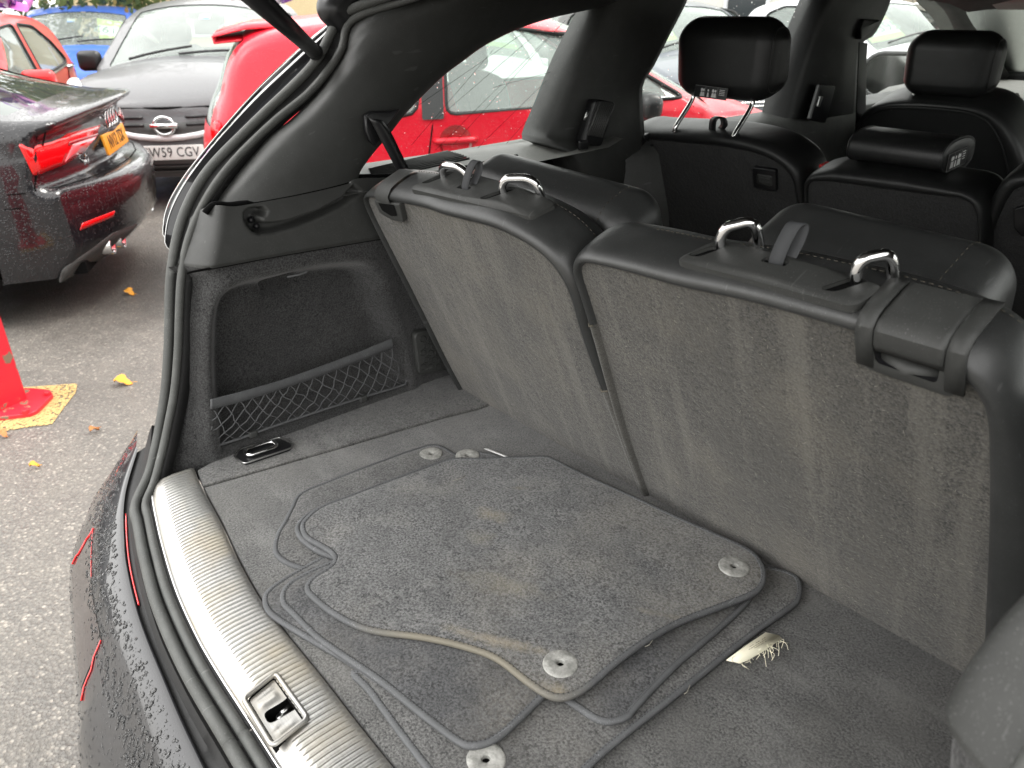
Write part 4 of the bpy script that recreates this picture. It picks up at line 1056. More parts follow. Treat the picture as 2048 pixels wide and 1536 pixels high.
# second row ---------------------------------------------------------------
def headrest(root, left, right, top, bot, yr, depth, mat, r=.05, seam=True):
    a = fy(left, yr); b = fy(right, yr); t = fy(top, yr); u = fy(bot, yr)
    w_ = b.x - a.x; h = t.z - u.z; c = V(((a.x + b.x) / 2, yr + depth / 2, (t.z + u.z) / 2)); mb = MB()
    mb.rbox(c, (w_, depth, h), r, None, 14)
    R6 = Matrix.Rotation(math.radians(6), 3, 'X')
    def soft(v):
        d = V(v) - c; xn, zn = d.x / (w_ / 2), d.z / (h / 2); return c + R6 @ V((d.x * (1 - .085 * zn * zn + .02 * zn), d.y * (1 - .12 * xn * xn) * (1 - .15 * zn), d.z * (1 - .09 * xn * xn)))
    mb.v = [soft(v) for v in mb.v]; o = mb.build('headrest', M_[mat], root, sub=1)
    if seam:
        R_ = Matrix.Rotation(math.radians(6), 3, 'X'); mb = MB(); xs = w_ / 2 - r * .62; e = 1.0005
        pr = []
        for k in range(60):
            th = 2 * math.pi * k / 60; u_ = V((.78, math.cos(th) * .62, math.sin(th) * .62)).normalized()
            pr.append(soft(c + V((w_ / 2 - r + u_.x * r, math.copysign(depth / 2 - r, u_.y) + u_.y * r, math.copysign(h / 2 - r, u_.z) + u_.z * r))))
        mb.tube(pr, .0022, 6, closed=True); mb.build('piping', M_[mat], o)
    return o, c, w_, h
Y2 = .78
def post(root, a, b, y0, y1, r=.0058):
    mb = MB(); P = fy(a, y0); Q = fy(b, y1); mb.tube(cat([P + V((0, 0, .03)), P, Q, Q + V((0, .01, -.02))], 16), r, 12); mb.build('headrest_post', M_['chrome'], root)
def print_tag(root, name, c, ex, ey, w_, h):
    """small printed pictogram strip: border, panels and figures"""
    ex = ex.normalized(); ey = ey.normalized(); nn = ex.cross(ey); mb = MB()
    def q(a, b, k=.0006): return c + ex * a + ey * b + nn * k
    mb.add([q(a * w_ / 2, b * h / 2, .0003) for a, b in ((-1, -1), (1, -1), (1, 1), (-1, 1))], [(0, 1, 2, 3)]); o = mb.build(name, M_['black_plastic'], root, smooth=False)
    mb = MB(); mb.tube([q(a * w_ / 2, b * h / 2) for a, b in ((-1, -1), (1, -1), (1, 1), (-1, 1))], .0004, 4, closed=True)
    for f in (-.17, .2): mb.tube([q(f * w_, -h / 2), q(f * w_, h / 2)], .0003, 4)
    mb.build('print_border', M_['grey_print'], o)
    mb = MB()
    for f, s in ((-.28, 1), (-.22, .8), (-.08, .7), (.07, 1), (.14, .8)):
        cc = [q(f * w_ + math.cos(t) * h * .13 * s, h * .16 + math.sin(t) * h * .15 * s) for t in [k * .6283 for k in range(10)]]; mb.add(cc, [tuple(range(10))])
        cc = [q(f * w_ + x * h * .2 * s, y * h) for x, y in ((-.8, -.4), (.9, -.4), (.5, -.02), (-.5, -.02))]; mb.add(cc, [(0, 1, 2, 3)])
    for k in range(4): mb.add([q(w_ * (.26 + a), h * (.28 - k * .14 + b)) for a, b in ((0, 0), (.16, 0), (.16, .05), (0, .05))], [(0, 1, 2, 3)])
    mb.build('pictogram', M_['white_print'], o, smooth=False); return o
s2 = thing('second_row_seat', 'black leather second-row seat on the left with its headrest raised', 'car seat', (-.48, Y2 + .1, -.3), 0, 'second-row seats')
S2 = Seat(Y2 + .10, .25)
S2.back(s2, [(1262, 520), (1256, 430), (1250, 352), (1246, 300), (1254, 282), (1275, 276), (1303, 280), (1370, 286), (1448, 294), (1510, 306), (1552, 324), (1582, 352), (1593, 397), (1597, 439), (1600, 520)], .10, [(0, .02), (.25, .018), (.4, .03), (.6, .034), (.8, .03), (1, .02)], mats=('leather_dark', 'dark_carpet'), bottom=-.3)
o, c, w_, h = headrest(s2, (1335, 120), (1541, 120), (1440, 30), (1430, 204), Y2 - .03, .12, 'leather_dark', .052)
post(s2, (1384, 200), (1350, 256), Y2 + .03, Y2 - .03 + .02); post(s2, (1503, 212), (1466, 275), Y2 + .03, Y2 - .01)
print_tag(o, 'pictogram_label', fy((1424, 190), Y2 - .028) + V((.0, -.006, .006)), V((1, 0, -.03)), V((0, .12, 1)), .095, .026)
def panel_on(S, px, name, mat, root, d=-.010, t=.014, r=.006):
    q = [S.at(p, d) for p in px]; q = roundpoly(q if area2(q) > 0 else q[::-1], r); mb = MB(); slab(mb, q, lambda a, b, k: S.pt(a, b, d + k), t, .003); return mb.build(name, M_[mat], root, sharp=50)
lt = panel_on(S2, [(1255, 288), (1301, 290), (1303, 352), (1272, 352), (1262, 325)], 'release_latch', 'black_plastic', s2)
panel_on(S2, [(1274, 318), (1299, 320), (1300, 346), (1280, 345)], 'finger_recess', 'trim_grey', lt, -.013)
panel_on(S2, [(1254, 272), (1287, 272), (1289, 284), (1256, 288)], 'release_lever', 'black_plastic', lt, -.03, .03)
bt = panel_on(S2, [(1503, 334), (1550, 340), (1552, 384), (1506, 376)], 'release_button', 'black_plastic', s2)
panel_on(S2, [(1512, 348), (1543, 352), (1543, 374), (1513, 368)], 'button_recess', 'trim_plastic', bt, -.013)
for yy in (354, 361): panel_on(S2, [(1517, yy), (1540, yy + 3), (1540, yy + 6), (1517, yy + 3)], 'grip_rib', 'trim_grey', bt, -.016, .004, .001)
mb = MB(); q0 = fy((1424, 262), Y2 + .0); q1 = fy((1441, 238), Y2 - .0); lp = cat([q0, q0.lerp(q1, .6) + V((-.004, -.01, .01)), q1 + V((0, 0, .004)), q1 + V((.008, .004, -.012)), q0 + V((.012, .01, 0))], 24)
mb.loft([[p + V((-.012, .004, 0)) for p in lp], [p + V((.012, -.002, 0)) for p in lp]]); mb.build('pull_strap', M_['black_plastic'], s2, solid=.002)
mb = MB(); pq = [fy(p, Y2 + .03) for p in ((1320, 268), (1335, 258), (1478, 275), (1490, 290))]
mb.loft([[pq[0], pq[3]], [pq[1] + V((0, .03, .004)), pq[2] + V((0, .03, .004))], [pq[1] + V((0, .09, -.004)), pq[2] + V((0, .09, -.004))]]); mb.build('headrest_plate', M_['trim_plastic'], s2, solid=.008)
pq = fy((1545, 285), Y2 + .03); mb = MB(); mb.rbox(pq + V((0, .03, -.006)), (.13, .05, .03), .012, Matrix.Rotation(.12, 3, 'Y')); mb.build('belt_guide', M_['black_plastic'], s2)

sc2 = thing('second_row_seat', 'narrow middle second-row seat with its padded headrest pushed down', 'car seat', (-.04, Y2 + .1, -.3), 0, 'second-row seats')
S3 = Seat(Y2 + .06, .22)
S3.back(sc2, [(1622, 560), (1620, 450), (1617, 390), (1621, 366), (1640, 362), (1700, 368), (1800, 382), (1890, 393), (1925, 398), (1946, 412), (1955, 450), (1958, 560)], .10, [(0, .008), (.3, .012), (.4, .030), (.6, .032), (.8, .02), (1, .01)], mats=('leather_dark', 'dark_carpet'), bottom=-.3)
a = fy((1690, 310), Y2 - .02); b = fy((1888, 330), Y2 - .02); t = fy((1790, 262), Y2 + .03); u = fy((1790, 345), Y2 - .02)
mb = MB(); c = V(((a.x + b.x) / 2, Y2 + .045, (t.z + u.z) / 2)); prof = []
wz, wy = (t.z - u.z) / 2, .075
def padring(x, k):
    return [c + V((x, -math.copysign(abs(math.cos(q)) ** .75, math.cos(q)) * wy * k, math.copysign(abs(math.sin(q)) ** .8, math.sin(q)) * wz * k * (1 if math.sin(q) > 0 else .8))) for q in [2 * math.pi * i / 40 for i in range(40)]]
hw2 = (b.x - a.x) / 2
mb.loft([padring(x * hw2, k) for x, k in ((-1, .02), (-1, .55), (-.985, .82), (-.95, .95), (-.88, 1), (0, 1.0), (.93, 1), (.985, .97), (1.0, .9), (1.0, .5), (1.0, .02))], closed=True)
pad = mb.build('headrest', M_['leather_dark'], sc2); mb = MB(); mb.tube(padring(.97 * hw2, 1.0), .002, 6, closed=True); mb.build('piping', M_['leather_dark'], pad); mb = MB(); mb.tube(padring(-.93 * hw2, .985), .0016, 6, closed=True); mb.build('piping', M_['leather_dark'], pad)
print_tag(pad, 'pictogram_label', c + V((hw2 + .0015, -.012, -.004)), V((0, 1, .08)), V((0, -.08, 1)), .085, .034)
pq = fy((1658, 331), Y2 + .05); mb = MB(); mb.rbox(pq, (.035, .03, .008), .003, Matrix.Rotation(.15, 3, 'X')); mb.build('red_lock_tab', M_['red_plastic'], sc2)

sr2 = thing('second_row_seat', 'second-row seat at the right, only its rounded left edge in view', 'car seat', (.36, Y2 + .1, -.3), 0, 'second-row seats')
S4 = Seat(Y2 + .10, .25)
x0, uu = S4.at((1985, 470)); _, ut = S4.at((2044, 368))
pts = [(x0 - .002, -.3), (x0 - .004, uu - .1), (x0, uu), (x0 + .02, ut - .02), (x0 + .055, ut), (x0 + .2, ut + .012), (x0 + .4, ut), (x0 + .45, ut - .05), (x0 + .46, -.3)]
_at = S4.at; S4.at = lambda p, d=0.0: p
S4.back(sr2, pts, .10, [(0, .02), (.3, .03), (.5, .03), (1, .02)], mats=('leather_dark', 'dark_carpet')); S4.at = _at
bt = panel_on(S4, [(2026, 418), (2060, 410), (2070, 470), (2040, 473), (2026, 455)], 'release_button', 'black_plastic', sr2)

# front passenger seat -----------------------------------------------------
Y1 = 1.75
sf = thing('front_seat', 'black leather front passenger seat with tall padded headrest', 'car seat', (-.35, Y1 + .2, -.3))
S5 = Seat(Y1 + .12, .28)
S5.back(sf, [(1712, 560), (1708, 400), (1712, 300), (1722, 252), (1742, 228), (1772, 217), (1820, 215), (1884, 219), (1935, 226), (1972, 242), (1996, 278), (2012, 330), (2024, 420), (2030, 560)], .16, [(0, .02), (.2, .022), (.4, .02), (.6, .024), (.75, .05), (1, .06)], names=('leather_shell', 'back_panel'), mats=('leather_dark', 'leather_dark'), bottom=-.3)
mb = MB(); mb.tube(S5.ring(.10, -.004), .0035, 6); mb.build('piping', M_['leather_dark'], sf)
o, c, w_, h = headrest(sf, (1791, 150), (1984, 150), (1900, 59), (1880, 200), Y1 - .0, .13, 'leather_dark', .055)
for p in ((1827, 198), (1938, 209)):
    q = fy(p, Y1 + .04); mb = MB(); mb.tube([q + V((0, 0, -.06)), q + V((0, 0, .05))], .0075, 12); mb.build('headrest_post', M_['satin_metal'], sf)
    mb = MB(); mb.rbox(q + V((0, 0, -.022)), (.06, .05, .02), .008); mb.build('post_collar', M_['black_plastic'], sf)
# ------------------------------------------------------------------ the heap of car mats on the boot floor
def dense(px, n=260):
    return cat([(a, b, 0) for a, b in px], n, closed=True)
def make_mat(label, px, z, eyelets, carp='mat_carpet', thick=.0065, lift=(), bind=.0044, stitch=True, mat_bind='binding', name='car_mat', n=300):
    """px: outline in the picture, laid on the level of this mat; lift: (pixel, radius, height) where it rides on what lies below"""
    O = [fz((p.x, p.y), z) for p in dense(px, n)]; O = [(p.x, p.y) for p in O]
    if area2(O) < 0: O = O[::-1]
    LFT = [(fz(p, z), r, h) for p, r, h in lift]
    def zz(x, y):
        h = z
        for c, r, k in LFT:
            d = math.hypot(x - c.x, y - c.y) / r
            if d < 1: h += k * (1 - d * d) ** 2
        return h + .0030 * math.sin(x * 11 + y * 6) * math.sin(y * 15 + 1) + .0012 * math.sin(x * 31 - y * 23)
    cx = sum(p[0] for p in O) / len(O); cy = sum(p[1] for p in O) / len(O)
    root = thing(name, label, 'car mat', (cx, cy, z - thick), 0, 'car mats heaped on the boot floor')
    inn = off2(O, -bind * 1.5); inn = inn[::3]
    E_ = [fz(p, z) for p in eyelets]
    hl_ = [[(c.x + .0045 * math.cos(t), c.y + .0045 * math.sin(t)) for t in [k * math.pi / 6 for k in range(12)]] for c in E_]
    mb = MB(); sheet(mb, inn, lambda a, b: V((a, b, zz(a, b) + .0010 * sm(edist(a, b, inn) / .004))), hl_, .012, band=(.004,))
    mb.build('carpet_face', M_[carp], root)
    mb = MB(); mb.add([V((a, b, zz(a, b) - thick)) for a, b in inn], [tuple(range(len(inn) - 1, -1, -1))]); mb.build('backing', M_['rubber_black'], root, smooth=False)
    mid = off2(O, -bind * .8)[::2]
    mb = MB(); sec = [(-bind * 1.75, .0004), (-bind * 1.5, .0009), (-bind * .7, .0009), (-bind * .15, .0002), (0, -.002), (-bind * .1, -thick * .9), (-bind * .8, -thick - .0006), (-bind * 1.7, -thick)]
    mb.loft([[V((a, b, zz(a, b) + h)) for a, b in off2(O, e)] for e, h in sec], closed=True, wrap=True); mb.build('edge_binding', M_[mat_bind], root)
    if stitch:
        st = off2(O, -bind * 1.35); P = even([V((a, b, zz(a, b) + .0013)) for a, b in st], 900, True); mb = MB()
        for k in range(0, 899, 3): mb.tube([P[k], P[k + 1]],   .0006, 3, cap=False)
        tag(mb.build('stitching', M_['thread'], root), kind='stuff')
    for c in E_:
        mb = MB(); g = zz(c.x, c.y)
        mb.lathe([(.0045, -.003), (.0048, .0018), (.0065, .0028), (.014, .0030), (.0205, .0026), (.0222, .0016), (.0226, .0002)], (c.x, c.y, g), seg=36)
        ey = mb.build('fixing_eyelet', M_['eyelet'], root)
        mb = MB(); mb.lathe([(.0001, -.004), (.006, -.004)], (c.x, c.y, g), seg=16); mb.build('eyelet_hole', M_['dark_hole'], ey)
    return root, zz, O
def eyelet_mat():
    m = principled('eyelet', (.30, .30, .28), .55); v = voro(m, 260); n = noise(m, 90, 4, .7)
    L(m, bump(m, v.outputs['Distance'], .5, .0008), B(m).inputs['Normal']); L(m, ramp(m, n, [(.35, (.20, .20, .185)), (.65, (.40, .395, .37))]), B(m).inputs['Base Color'])
eyelet_mat()
def stained():
    """top mat: the same pile with muddy scuffs of its own"""
    m = carpet('stained_carpet', (.016, .0162, .017), (.195, .195, .193), 290, (.25, .22, .165), .35, mott=22); b = B(m)
    src = b.inputs['Base Color'].links[0].from_socket; co = coords(m)
    for px, rx, ry, col, amt in (((985, 1040), .10, .045, (.24, .205, .14), .5), ((1040, 988), .04, .022, (.105, .085, .05), .6), ((960, 1085), .07, .05, (.20, .175, .12), .35), ((985, 1290), .20, .028, (.30, .255, .18), .6), ((1010, 1180), .20, .05, (.21, .185, .13), .3), ((1330, 1240), .10, .02, (.26, .22, .15), .3), ((1110, 1390), .07, .03, (.24, .20, .13), .5)):
        c = fz(px, .02); mp = N(m, 'ShaderNodeMapping', vector_type='TEXTURE'); mp.inputs['Location'].default_value = (c.x, c.y, c.z); mp.inputs['Rotation'].default_value = (0, 0, .55); mp.inputs['Scale'].default_value = (rx, ry, 1); L(m, co, mp.inputs[0])
        ln = N(m, 'ShaderNodeVectorMath', operation='LENGTH'); L(m, mp.outputs[0], ln.inputs[0])
        nz = noise(m, 42, 6, .75, co); ad = N(m, 'ShaderNodeMath', operation='MULTIPLY_ADD'); L(m, nz, ad.inputs[0]); ad.inputs[1].default_value = 1.1; L(m, ln.outputs['Value'], ad.inputs[2])
        src = mix(m, ramp(m, ad.outputs[0], [(.55, (amt,) * 3), (1.0, (0, 0, 0))]), src, col)
    L(m, src, b.inputs['Base Color'])
stained()

# lowest: large mat whose corner shows at the far left and whose near edges run off the picture
MAT_A = [(545, 1095), (552, 1068), (566, 1045), (580, 1015), (590, 992), (612, 976), (660, 958), (760, 922), (820, 898), (862, 885), (888, 890), (912, 905), (1000, 960), (1100, 1040), (1100, 1120), (900, 1180), (760, 1160), (655, 1145), (612, 1138), (575, 1127), (552, 1112)]
make_mat('lowest mat of the heap, its left corner showing beside the side panel', MAT_A, .006, [(862, 907)], 'floor_mat')
MAT_B = [(735, 1385), (700, 1345), (740, 1330), (900, 1250), (1100, 1170), (1300, 1120), (1440, 1120), (1545, 1135), (1592, 1150), (1605, 1172), (1602, 1196), (1588, 1212), (1500, 1275), (1370, 1380), (1215, 1505), (1120, 1590), (1010, 1640), (920, 1620), (860, 1555), (800, 1475)]
MB_root, MB_z, _o = make_mat('broad lower mat with a cream cloth label on its right edge', MAT_B, .009, [(972, 1523)], 'floor_mat')
MAT_C = [(524, 1200), (530, 1183), (552, 1162), (610, 1125), (700, 1080), (900, 985), (1100, 990), (1250, 1050), (1380, 1110), (1390, 1130), (1280, 1230), (1080, 1395), (1040, 1440), (1005, 1475), (975, 1492), (945, 1498), (915, 1490), (850, 1440), (760, 1372), (690, 1322), (600, 1266), (545, 1232), (528, 1215)]
MAT_C1 = [(524, 1198), (529, 1184), (552, 1164), (610, 1128), (700, 1080), (900, 985), (1100, 990), (1200, 1050), (1200, 1150), (1000, 1300), (900, 1365), (800, 1370), (760, 1368), (740, 1358), (690, 1322), (600, 1266), (545, 1232), (528, 1215)]
make_mat('dark mat whose rounded left corner lies against the ribbed metal sill', MAT_C1, .013, [], 'mat_carpet')
MAT_C2 = [(559, 1192), (563, 1178), (580, 1160), (620, 1138), (700, 1100), (900, 985), (1100, 1000), (1240, 1060), (1320, 1110), (1330, 1140), (1230, 1250), (1085, 1395), (1040, 1440), (1005, 1473), (975, 1490), (945, 1497), (915, 1489), (850, 1440), (760, 1368), (690, 1318), (630, 1272), (582, 1225), (563, 1207)]
make_mat('clean dark mat under the stained one, with its pointed near corner bare', MAT_C2, .0185, [], 'mat_carpet')
MAT_D = [(1130, 1398), (1100, 1360), (1150, 1250), (1300, 1150), (1440, 1110), (1500, 1150), (1505, 1180), (1500, 1200), (1440, 1258), (1350, 1338), (1275, 1418), (1262, 1434), (1240, 1444), (1215, 1447), (1190, 1440), (1160, 1420)]
make_mat('mat between the stained one and the labelled one, rounded near corner showing', MAT_D, .0155, [], 'mat_carpet')
MAT_E = [(590, 1062), (594, 1046), (615, 1026), (660, 1005), (740, 975), (830, 942), (880, 922), (930, 902), (965, 903), (1005, 918), (1020, 980), (900, 1100), (720, 1120), (650, 1108), (605, 1082)]
make_mat('mat just below the stained one with a grey eyelet at its far end', MAT_E, .0215, [(935, 911)], 'mat_carpet')
m = grain('binding_tan', (.105, .107, .110), .8, 900, .0004, .2, .2, .8); co = coords(m); src = B(m).inputs['Base Color'].links[0].from_socket
c_ = fz((930, 1290), .03); mp = N(m, 'ShaderNodeMapping', vector_type='TEXTURE'); mp.inputs['Location'].default_value = c_; mp.inputs['Scale'].default_value = (.20, .13, 1); L(m, co, mp.inputs[0]); ln = N(m, 'ShaderNodeVectorMath', operation='LENGTH'); L(m, mp.outputs[0], ln.inputs[0])
L(m, mix(m, ramp(m, ln.outputs['Value'], [(.45, (.8,) * 3), (1.0, (0, 0, 0))]), src, (.215, .195, .15)), B(m).inputs['Base Color'])
MAT_F = [(600, 1056), (606, 1040), (640, 1013), (700, 990), (790, 955), (860, 928), (905, 914), (960, 914), (1030, 913), (1090, 912), (1115, 920), (1220, 970), (1330, 1020), (1430, 1065), (1500, 1100), (1525, 1125), (1533, 1150), (1527, 1172), (1505, 1188), (1440, 1212), (1370, 1240), (1310, 1275), (1240, 1325), (1185, 1370), (1150, 1390), (1120, 1396), (1090, 1388), (1050, 1362), (990, 1318), (930, 1296), (850, 1278), (760, 1265), (710, 1250), (660, 1222), (625, 1195), (609, 1178), (612, 1163), (628, 1148), (652, 1134), (665, 1120), (660, 1105), (635, 1088), (610, 1074)]
F_root, F_z, F_o = make_mat('stained grey mat lying on top of the heap, muddy patches on it', MAT_F, .0290, mat_bind='binding_tan', eyelets= [(1468, 1134), (1121, 1328)], carp='stained_carpet', n=420)
# the cream sewn-in label of the broad mat
lb = [fz(p, .0125) for p in ((1497, 1272), (1455, 1325), (1505, 1313), (1563, 1274), (1548, 1266))]
q = [fz(p, .0105) for p in ((1452, 1321), (1490, 1294), (1531, 1264), (1558, 1271), (1563, 1279), (1528, 1301), (1500, 1318), (1480, 1329))]
mb = MB(); mb.add([p + V((0, 0, .0015 * math.sin(i * 2))) for i, p in enumerate(q)], [tuple(range(len(q)))]); lab = mb.build('sewn_label', M_['label_cloth'], MB_root, solid=.0008)
mb = MB(); r_ = random.Random(11)
for i in range(26):
    t = r_.random(); a = q[4].lerp(q[7], t); e = fz((1482 + 84 * (1 - t) + r_.uniform(-8, 14), 1332 - 50 * (1 - t) + r_.uniform(-2, 16) + (14 if i % 9 == 0 else 0)), .006)
    mid_p = a.lerp(e, .5) + V((r_.uniform(-.006, .006), r_.uniform(-.006, .006), .003)); mb.tube(cat([a, mid_p, e], 8), .0004, 4, cap=False)
tag(mb.build('frayed_threads', M_['label_cloth'], lab), kind='stuff')
ea = (fz((1548, 1270), .012) - fz((1458, 1324), .012)).normalized(); eb = V((-ea.y, ea.x, 0))
for k, (t, wd) in enumerate(((.30, .9), (.62, 1.0), (.9, .7))):
    c = q[0].lerp(q[3], .6) + V((0, 0, .0016)) + eb * (.006 - .0085 * t)
    mb = MB()
    for j in range(9):
        if r_.random() < .85: mb.box(c + ea * (-.016 + j * .0042) * wd, (.0032 * wd, .0007, .0002), Matrix.Rotation(math.atan2(ea.y, ea.x), 3, 'Z'))
    tag(mb.build('printed_line', M_['label_ink'], lab, smooth=False), kind='stuff')
c = q[0].lerp(q[6], .45) + V((0, 0, .0014)); mb = MB(); mb.tube([c + ea * .0075 * math.cos(t) + eb * .005 * math.sin(t) for t in [k * .314 for k in range(20)]], .0003, 4, closed=True); mb.build('printed_oval', M_['label_ink'], lab)
# white edge of a care label under the far eyelet mat
a, b = fz((968, 897), .024), fz((1021, 918), .024); mb = MB(); mb.loft([[a, b], [a + V((.004, .006, .0)), b + V((.004, .006, 0))]]); o = mb.build('care_label', M_['white_print'], F_root, solid=.0008)
# stray threads on the bindings
for i, (a, b, c) in enumerate((((1305, 1280), (1298, 1290), (1290, 1293)), ((1380, 1370), (1374, 1384), (1368, 1388)), ((905, 962), (925, 955), (930, 950)))):
    mb = MB(); mb.tube(cat([fz(a, .030), fz(b, .029), fz(c, .027)], 8), .0005, 4); mb.build('loose_thread', M_['lint'], F_root)
# ------------------------------------------------------------------ parked cars
KS = 1.1                                     # metres of the picture per metre of a car
def car_local(name, label, loc, rz):
    r = thing(name, label, 'car', (loc[0], loc[1], GZ), rz); r.scale = (KS, KS, KS); return r
class Car:
    """sil: silhouette (x, z) from the front bottom edge over the roof to the rear bottom edge; marks: index of control
    points where bonnet, windscreen, roof, rear window and tail begin"""
    def __init__(s, root, paint, sil, marks, W, zb=.95, tum=.32, windows=(), arches=(), crown=None, plan=(.55, .20), r=.07, glassm='car_glass', sides=(1, -1), inside=True, taper_rear=None, seats=True):
        s.root, s.W, s.zb, s.tum, s.r, s.paint = root, W, zb, tum, r, paint
        s.x1 = max(p[0] for p in sil); s.x0 = min(p[0] for p in sil); s.plan = plan; s.tr = taper_rear or plan
        K = 9; n = (len(sil) - 1) * K + 1; P = []
        m = len(sil); Q = [V((a, 0, b)) for a, b in sil]
        for i in range(m - 1):
            b, c = Q[i], Q[i + 1]; a = Q[i - 1] if i else b * 2 - c; d = Q[i + 2] if i + 2 < m else c * 2 - b
            for k in range(K):
                t = k / K; P.append(0.5 * ((2 * b) + (c - a) * t + (2 * a - 5 * b + 4 * c - d) * t * t + (3 * b - a - 3 * c + d) * t ** 3))
        P.append(Q[-1]); s.P = P
        cr = crown or [.16] * m
        s.rows = []; T = [-1, -.97, -.90, -.80, -.65, -.45, -.22, 0, .22, .45, .65, .80, .90, .97, 1]; s.T = T
        for i, p in enumerate(P):
            a, b = P[max(0, i - 1)], P[min(n - 1, i + 1)]; t = (b - a).normalized(); nr = V((t.z, 0, -t.x))     # outward
            c = cr[min(m - 1, i // K)] * (1 - (i % K) / K) + cr[min(m - 1, i // K + 1)] * ((i % K) / K)
            e = p + nr * (c if False else 0)
            row = []
            ic = V((max(s.x0 + .9, min(s.x1 - .9, p.x)) - p.x, 0, -1.1 * max(0.0, p.z - .80)))
            if ic.length < 1e-6: ic = V((0, 0, -1))
            edge = p + ic.normalized() * c
            nn = edge - p
            hw = s.hw(edge.x, edge.z) - r
            for q in T: row.append(p + nn * abs(q) ** 2.4 + V((0, hw * q, 0)))
            s.rows.append(row)
        s.marks = [k * K for k in marks]
        b0, ws, rf, rw, tl = s.marks; N_ = n - 1; nT = len(T)
        def seg(name, i0, i1, mat, cols=(0, nT - 1), off=0.0, parent=root):
            mb = MB(); R = [[v + V((0, 0, 0)) for v in row[cols[0]:cols[1] + 1]] for row in s.rows[i0:i1 + 1]]
            if off:
                R = [[v - V((math.copysign(off * .5, v.x), 0, off)) for v in row] for row in R]
            mb.loft(R); return mb.build(name, M_[mat], parent, local=True)
        s.bumper = seg('front_bumper', 0, b0, paint); s.bonnet = seg('bonnet', b0, ws, paint)
        for c in ((0, 2), (nT - 3, nT - 1)): seg('windscreen_pillar', ws, rf, paint, c)
        s.screen = seg('windscreen', ws, rf, glassm, (2, nT - 3), .008)
        s.roof = seg('roof', rf, rw, paint)
        if tl > rw:
            for c in ((0, 2), (nT - 3, nT - 1)): seg('rear_pillar', rw, tl, paint, c)
            s.rwin = seg('rear_window', rw, tl, glassm, (2, nT - 3), .008)
        s.tail = seg('tailgate', tl, N_, paint)
        # sides
        out = [(row[-1].x, row[-1].z) for row in s.rows]
        zbot = .24; arc = []
        for (ax, az, ar) in sorted(arches):                                   # rear to front along the bottom
            a0 = math.asin(max(-1, min(1, (zbot - az) / ar)))
            arc += [(ax - ar * math.cos(a0 + (math.pi - 2 * a0) * k / 12), az + ar * math.sin(a0 + (math.pi - 2 * a0) * k / 12)) for k in range(13)]
        outline = out + [(out[-1][0] + .05, zbot)] + arc + [(out[0][0] - .05, zbot)]
        # thin the outline
        ol = [outline[0]]
        for p in outline[1:]:
            if math.hypot(p[0] - ol[-1][0], p[1] - ol[-1][1]) > .02: ol.append(p)
        s.out = out; s.outline = ol
        for sd in sides:
            def fn(a, b, sd=sd): return V((a, sd * s.side(a, b), b))
            mb = MB(); sheet(mb, ol, fn, [w[1] for w in windows], .075, band=(.012, .03, .05), flip=sd > 0)
            mb.build('body_side', M_[paint], root, local=True)
            for wn, w in windows:
                mb = MB(); sheet(mb, off2(w, .004 if area2(w) > 0 else -.004), lambda a, b, sd=sd: V((a, sd * (s.side(a, b) - .014), b)), step=.12, flip=sd > 0); g_ = mb.build(wn, M_[glassm], root, local=True)
                mb = MB(); mb.tube([V((a, sd * (s.side(a, b) - .004), b)) for a, b in w], .011, 5, closed=True); mb.build('window_frame', M_['rubber_black'], g_, local=True)
            for (ax, az, ar) in arches:
                mb = MB(); R0 = ar - .06; wy = sd * (s.hw(ax, .35) - .12)
                rot_ = Matrix.Rotation(math.pi / 2, 3, 'X')
                mb.lathe([(R0 * .62, -.10), (R0 * .90, -.105), (R0, -.07), (R0, .07), (R0 * .90, .105), (R0 * .62, .10)], (ax, wy, az - .02), rot_, 28)
                w_ = mb.build('wheel', M_['tyre'], root, local=True)
                mb = MB(); mb.lathe([(.02, .06), (R0 * .3, .075), (R0 * .62, .098)], (ax, wy, az - .02), rot_, 20); mb.lathe([(.02, -.06), (R0 * .3, -.075), (R0 * .62, -.098)], (ax, wy, az - .02), rot_, 20); mb.build('rim', M_['satin_metal'], w_, local=True)
        mb = MB(); mb.box(((s.x0 + s.x1) / 2, 0, .26), (s.x1 - s.x0 - .5, 2 * W - .35, .06)); mb.build('underbody', M_['dark_hole'], root, local=True, smooth=False)
        if inside:
            cx = P[ws].x; mb = MB(); mb.rbox((cx - .30, 0, zb - .12), (.55, 2 * W * .84, .22), .08, n=5); mb.build('dashboard', M_['dark_carpet'], root, local=True)
            rx = P[rw].x
            for y in (-.36, .36):
                mb = MB(); mb.rbox((cx - 1.15, y, .80), (.18, .46, .70), .08, Matrix.Rotation(-.25, 3, 'Y'), 5); st = mb.build('seat', M_['seat_grey'], root, local=True)
                mb = MB(); mb.rbox((cx - 1.27, y, 1.25), (.10, .26, .18), .05, Matrix.Rotation(-.2, 3, 'Y'), 5); mb.build('headrest', M_['seat_grey'], st, local=True)
            mb = MB(); mb.rbox((rx + .42, 0, .78), (.20, 1.2, .60), .08, Matrix.Rotation(-.3, 3, 'Y'), 5); mb.build('rear_bench', M_['seat_grey'], root, local=True)
            mb = MB(); sw = V((cx - .62, -.36, zb - .02)); e1 = V((0, 1, 0)); e2 = V((-.45, 0, .9)).normalized(); mb.tube([sw + e1 * .18 * math.cos(t) + e2 * .18 * math.sin(t) for t in [k * .314159 for k in range(20)]], .014, 6, closed=True); mb.build('steering_wheel', M_['black_plastic'], root, local=True)
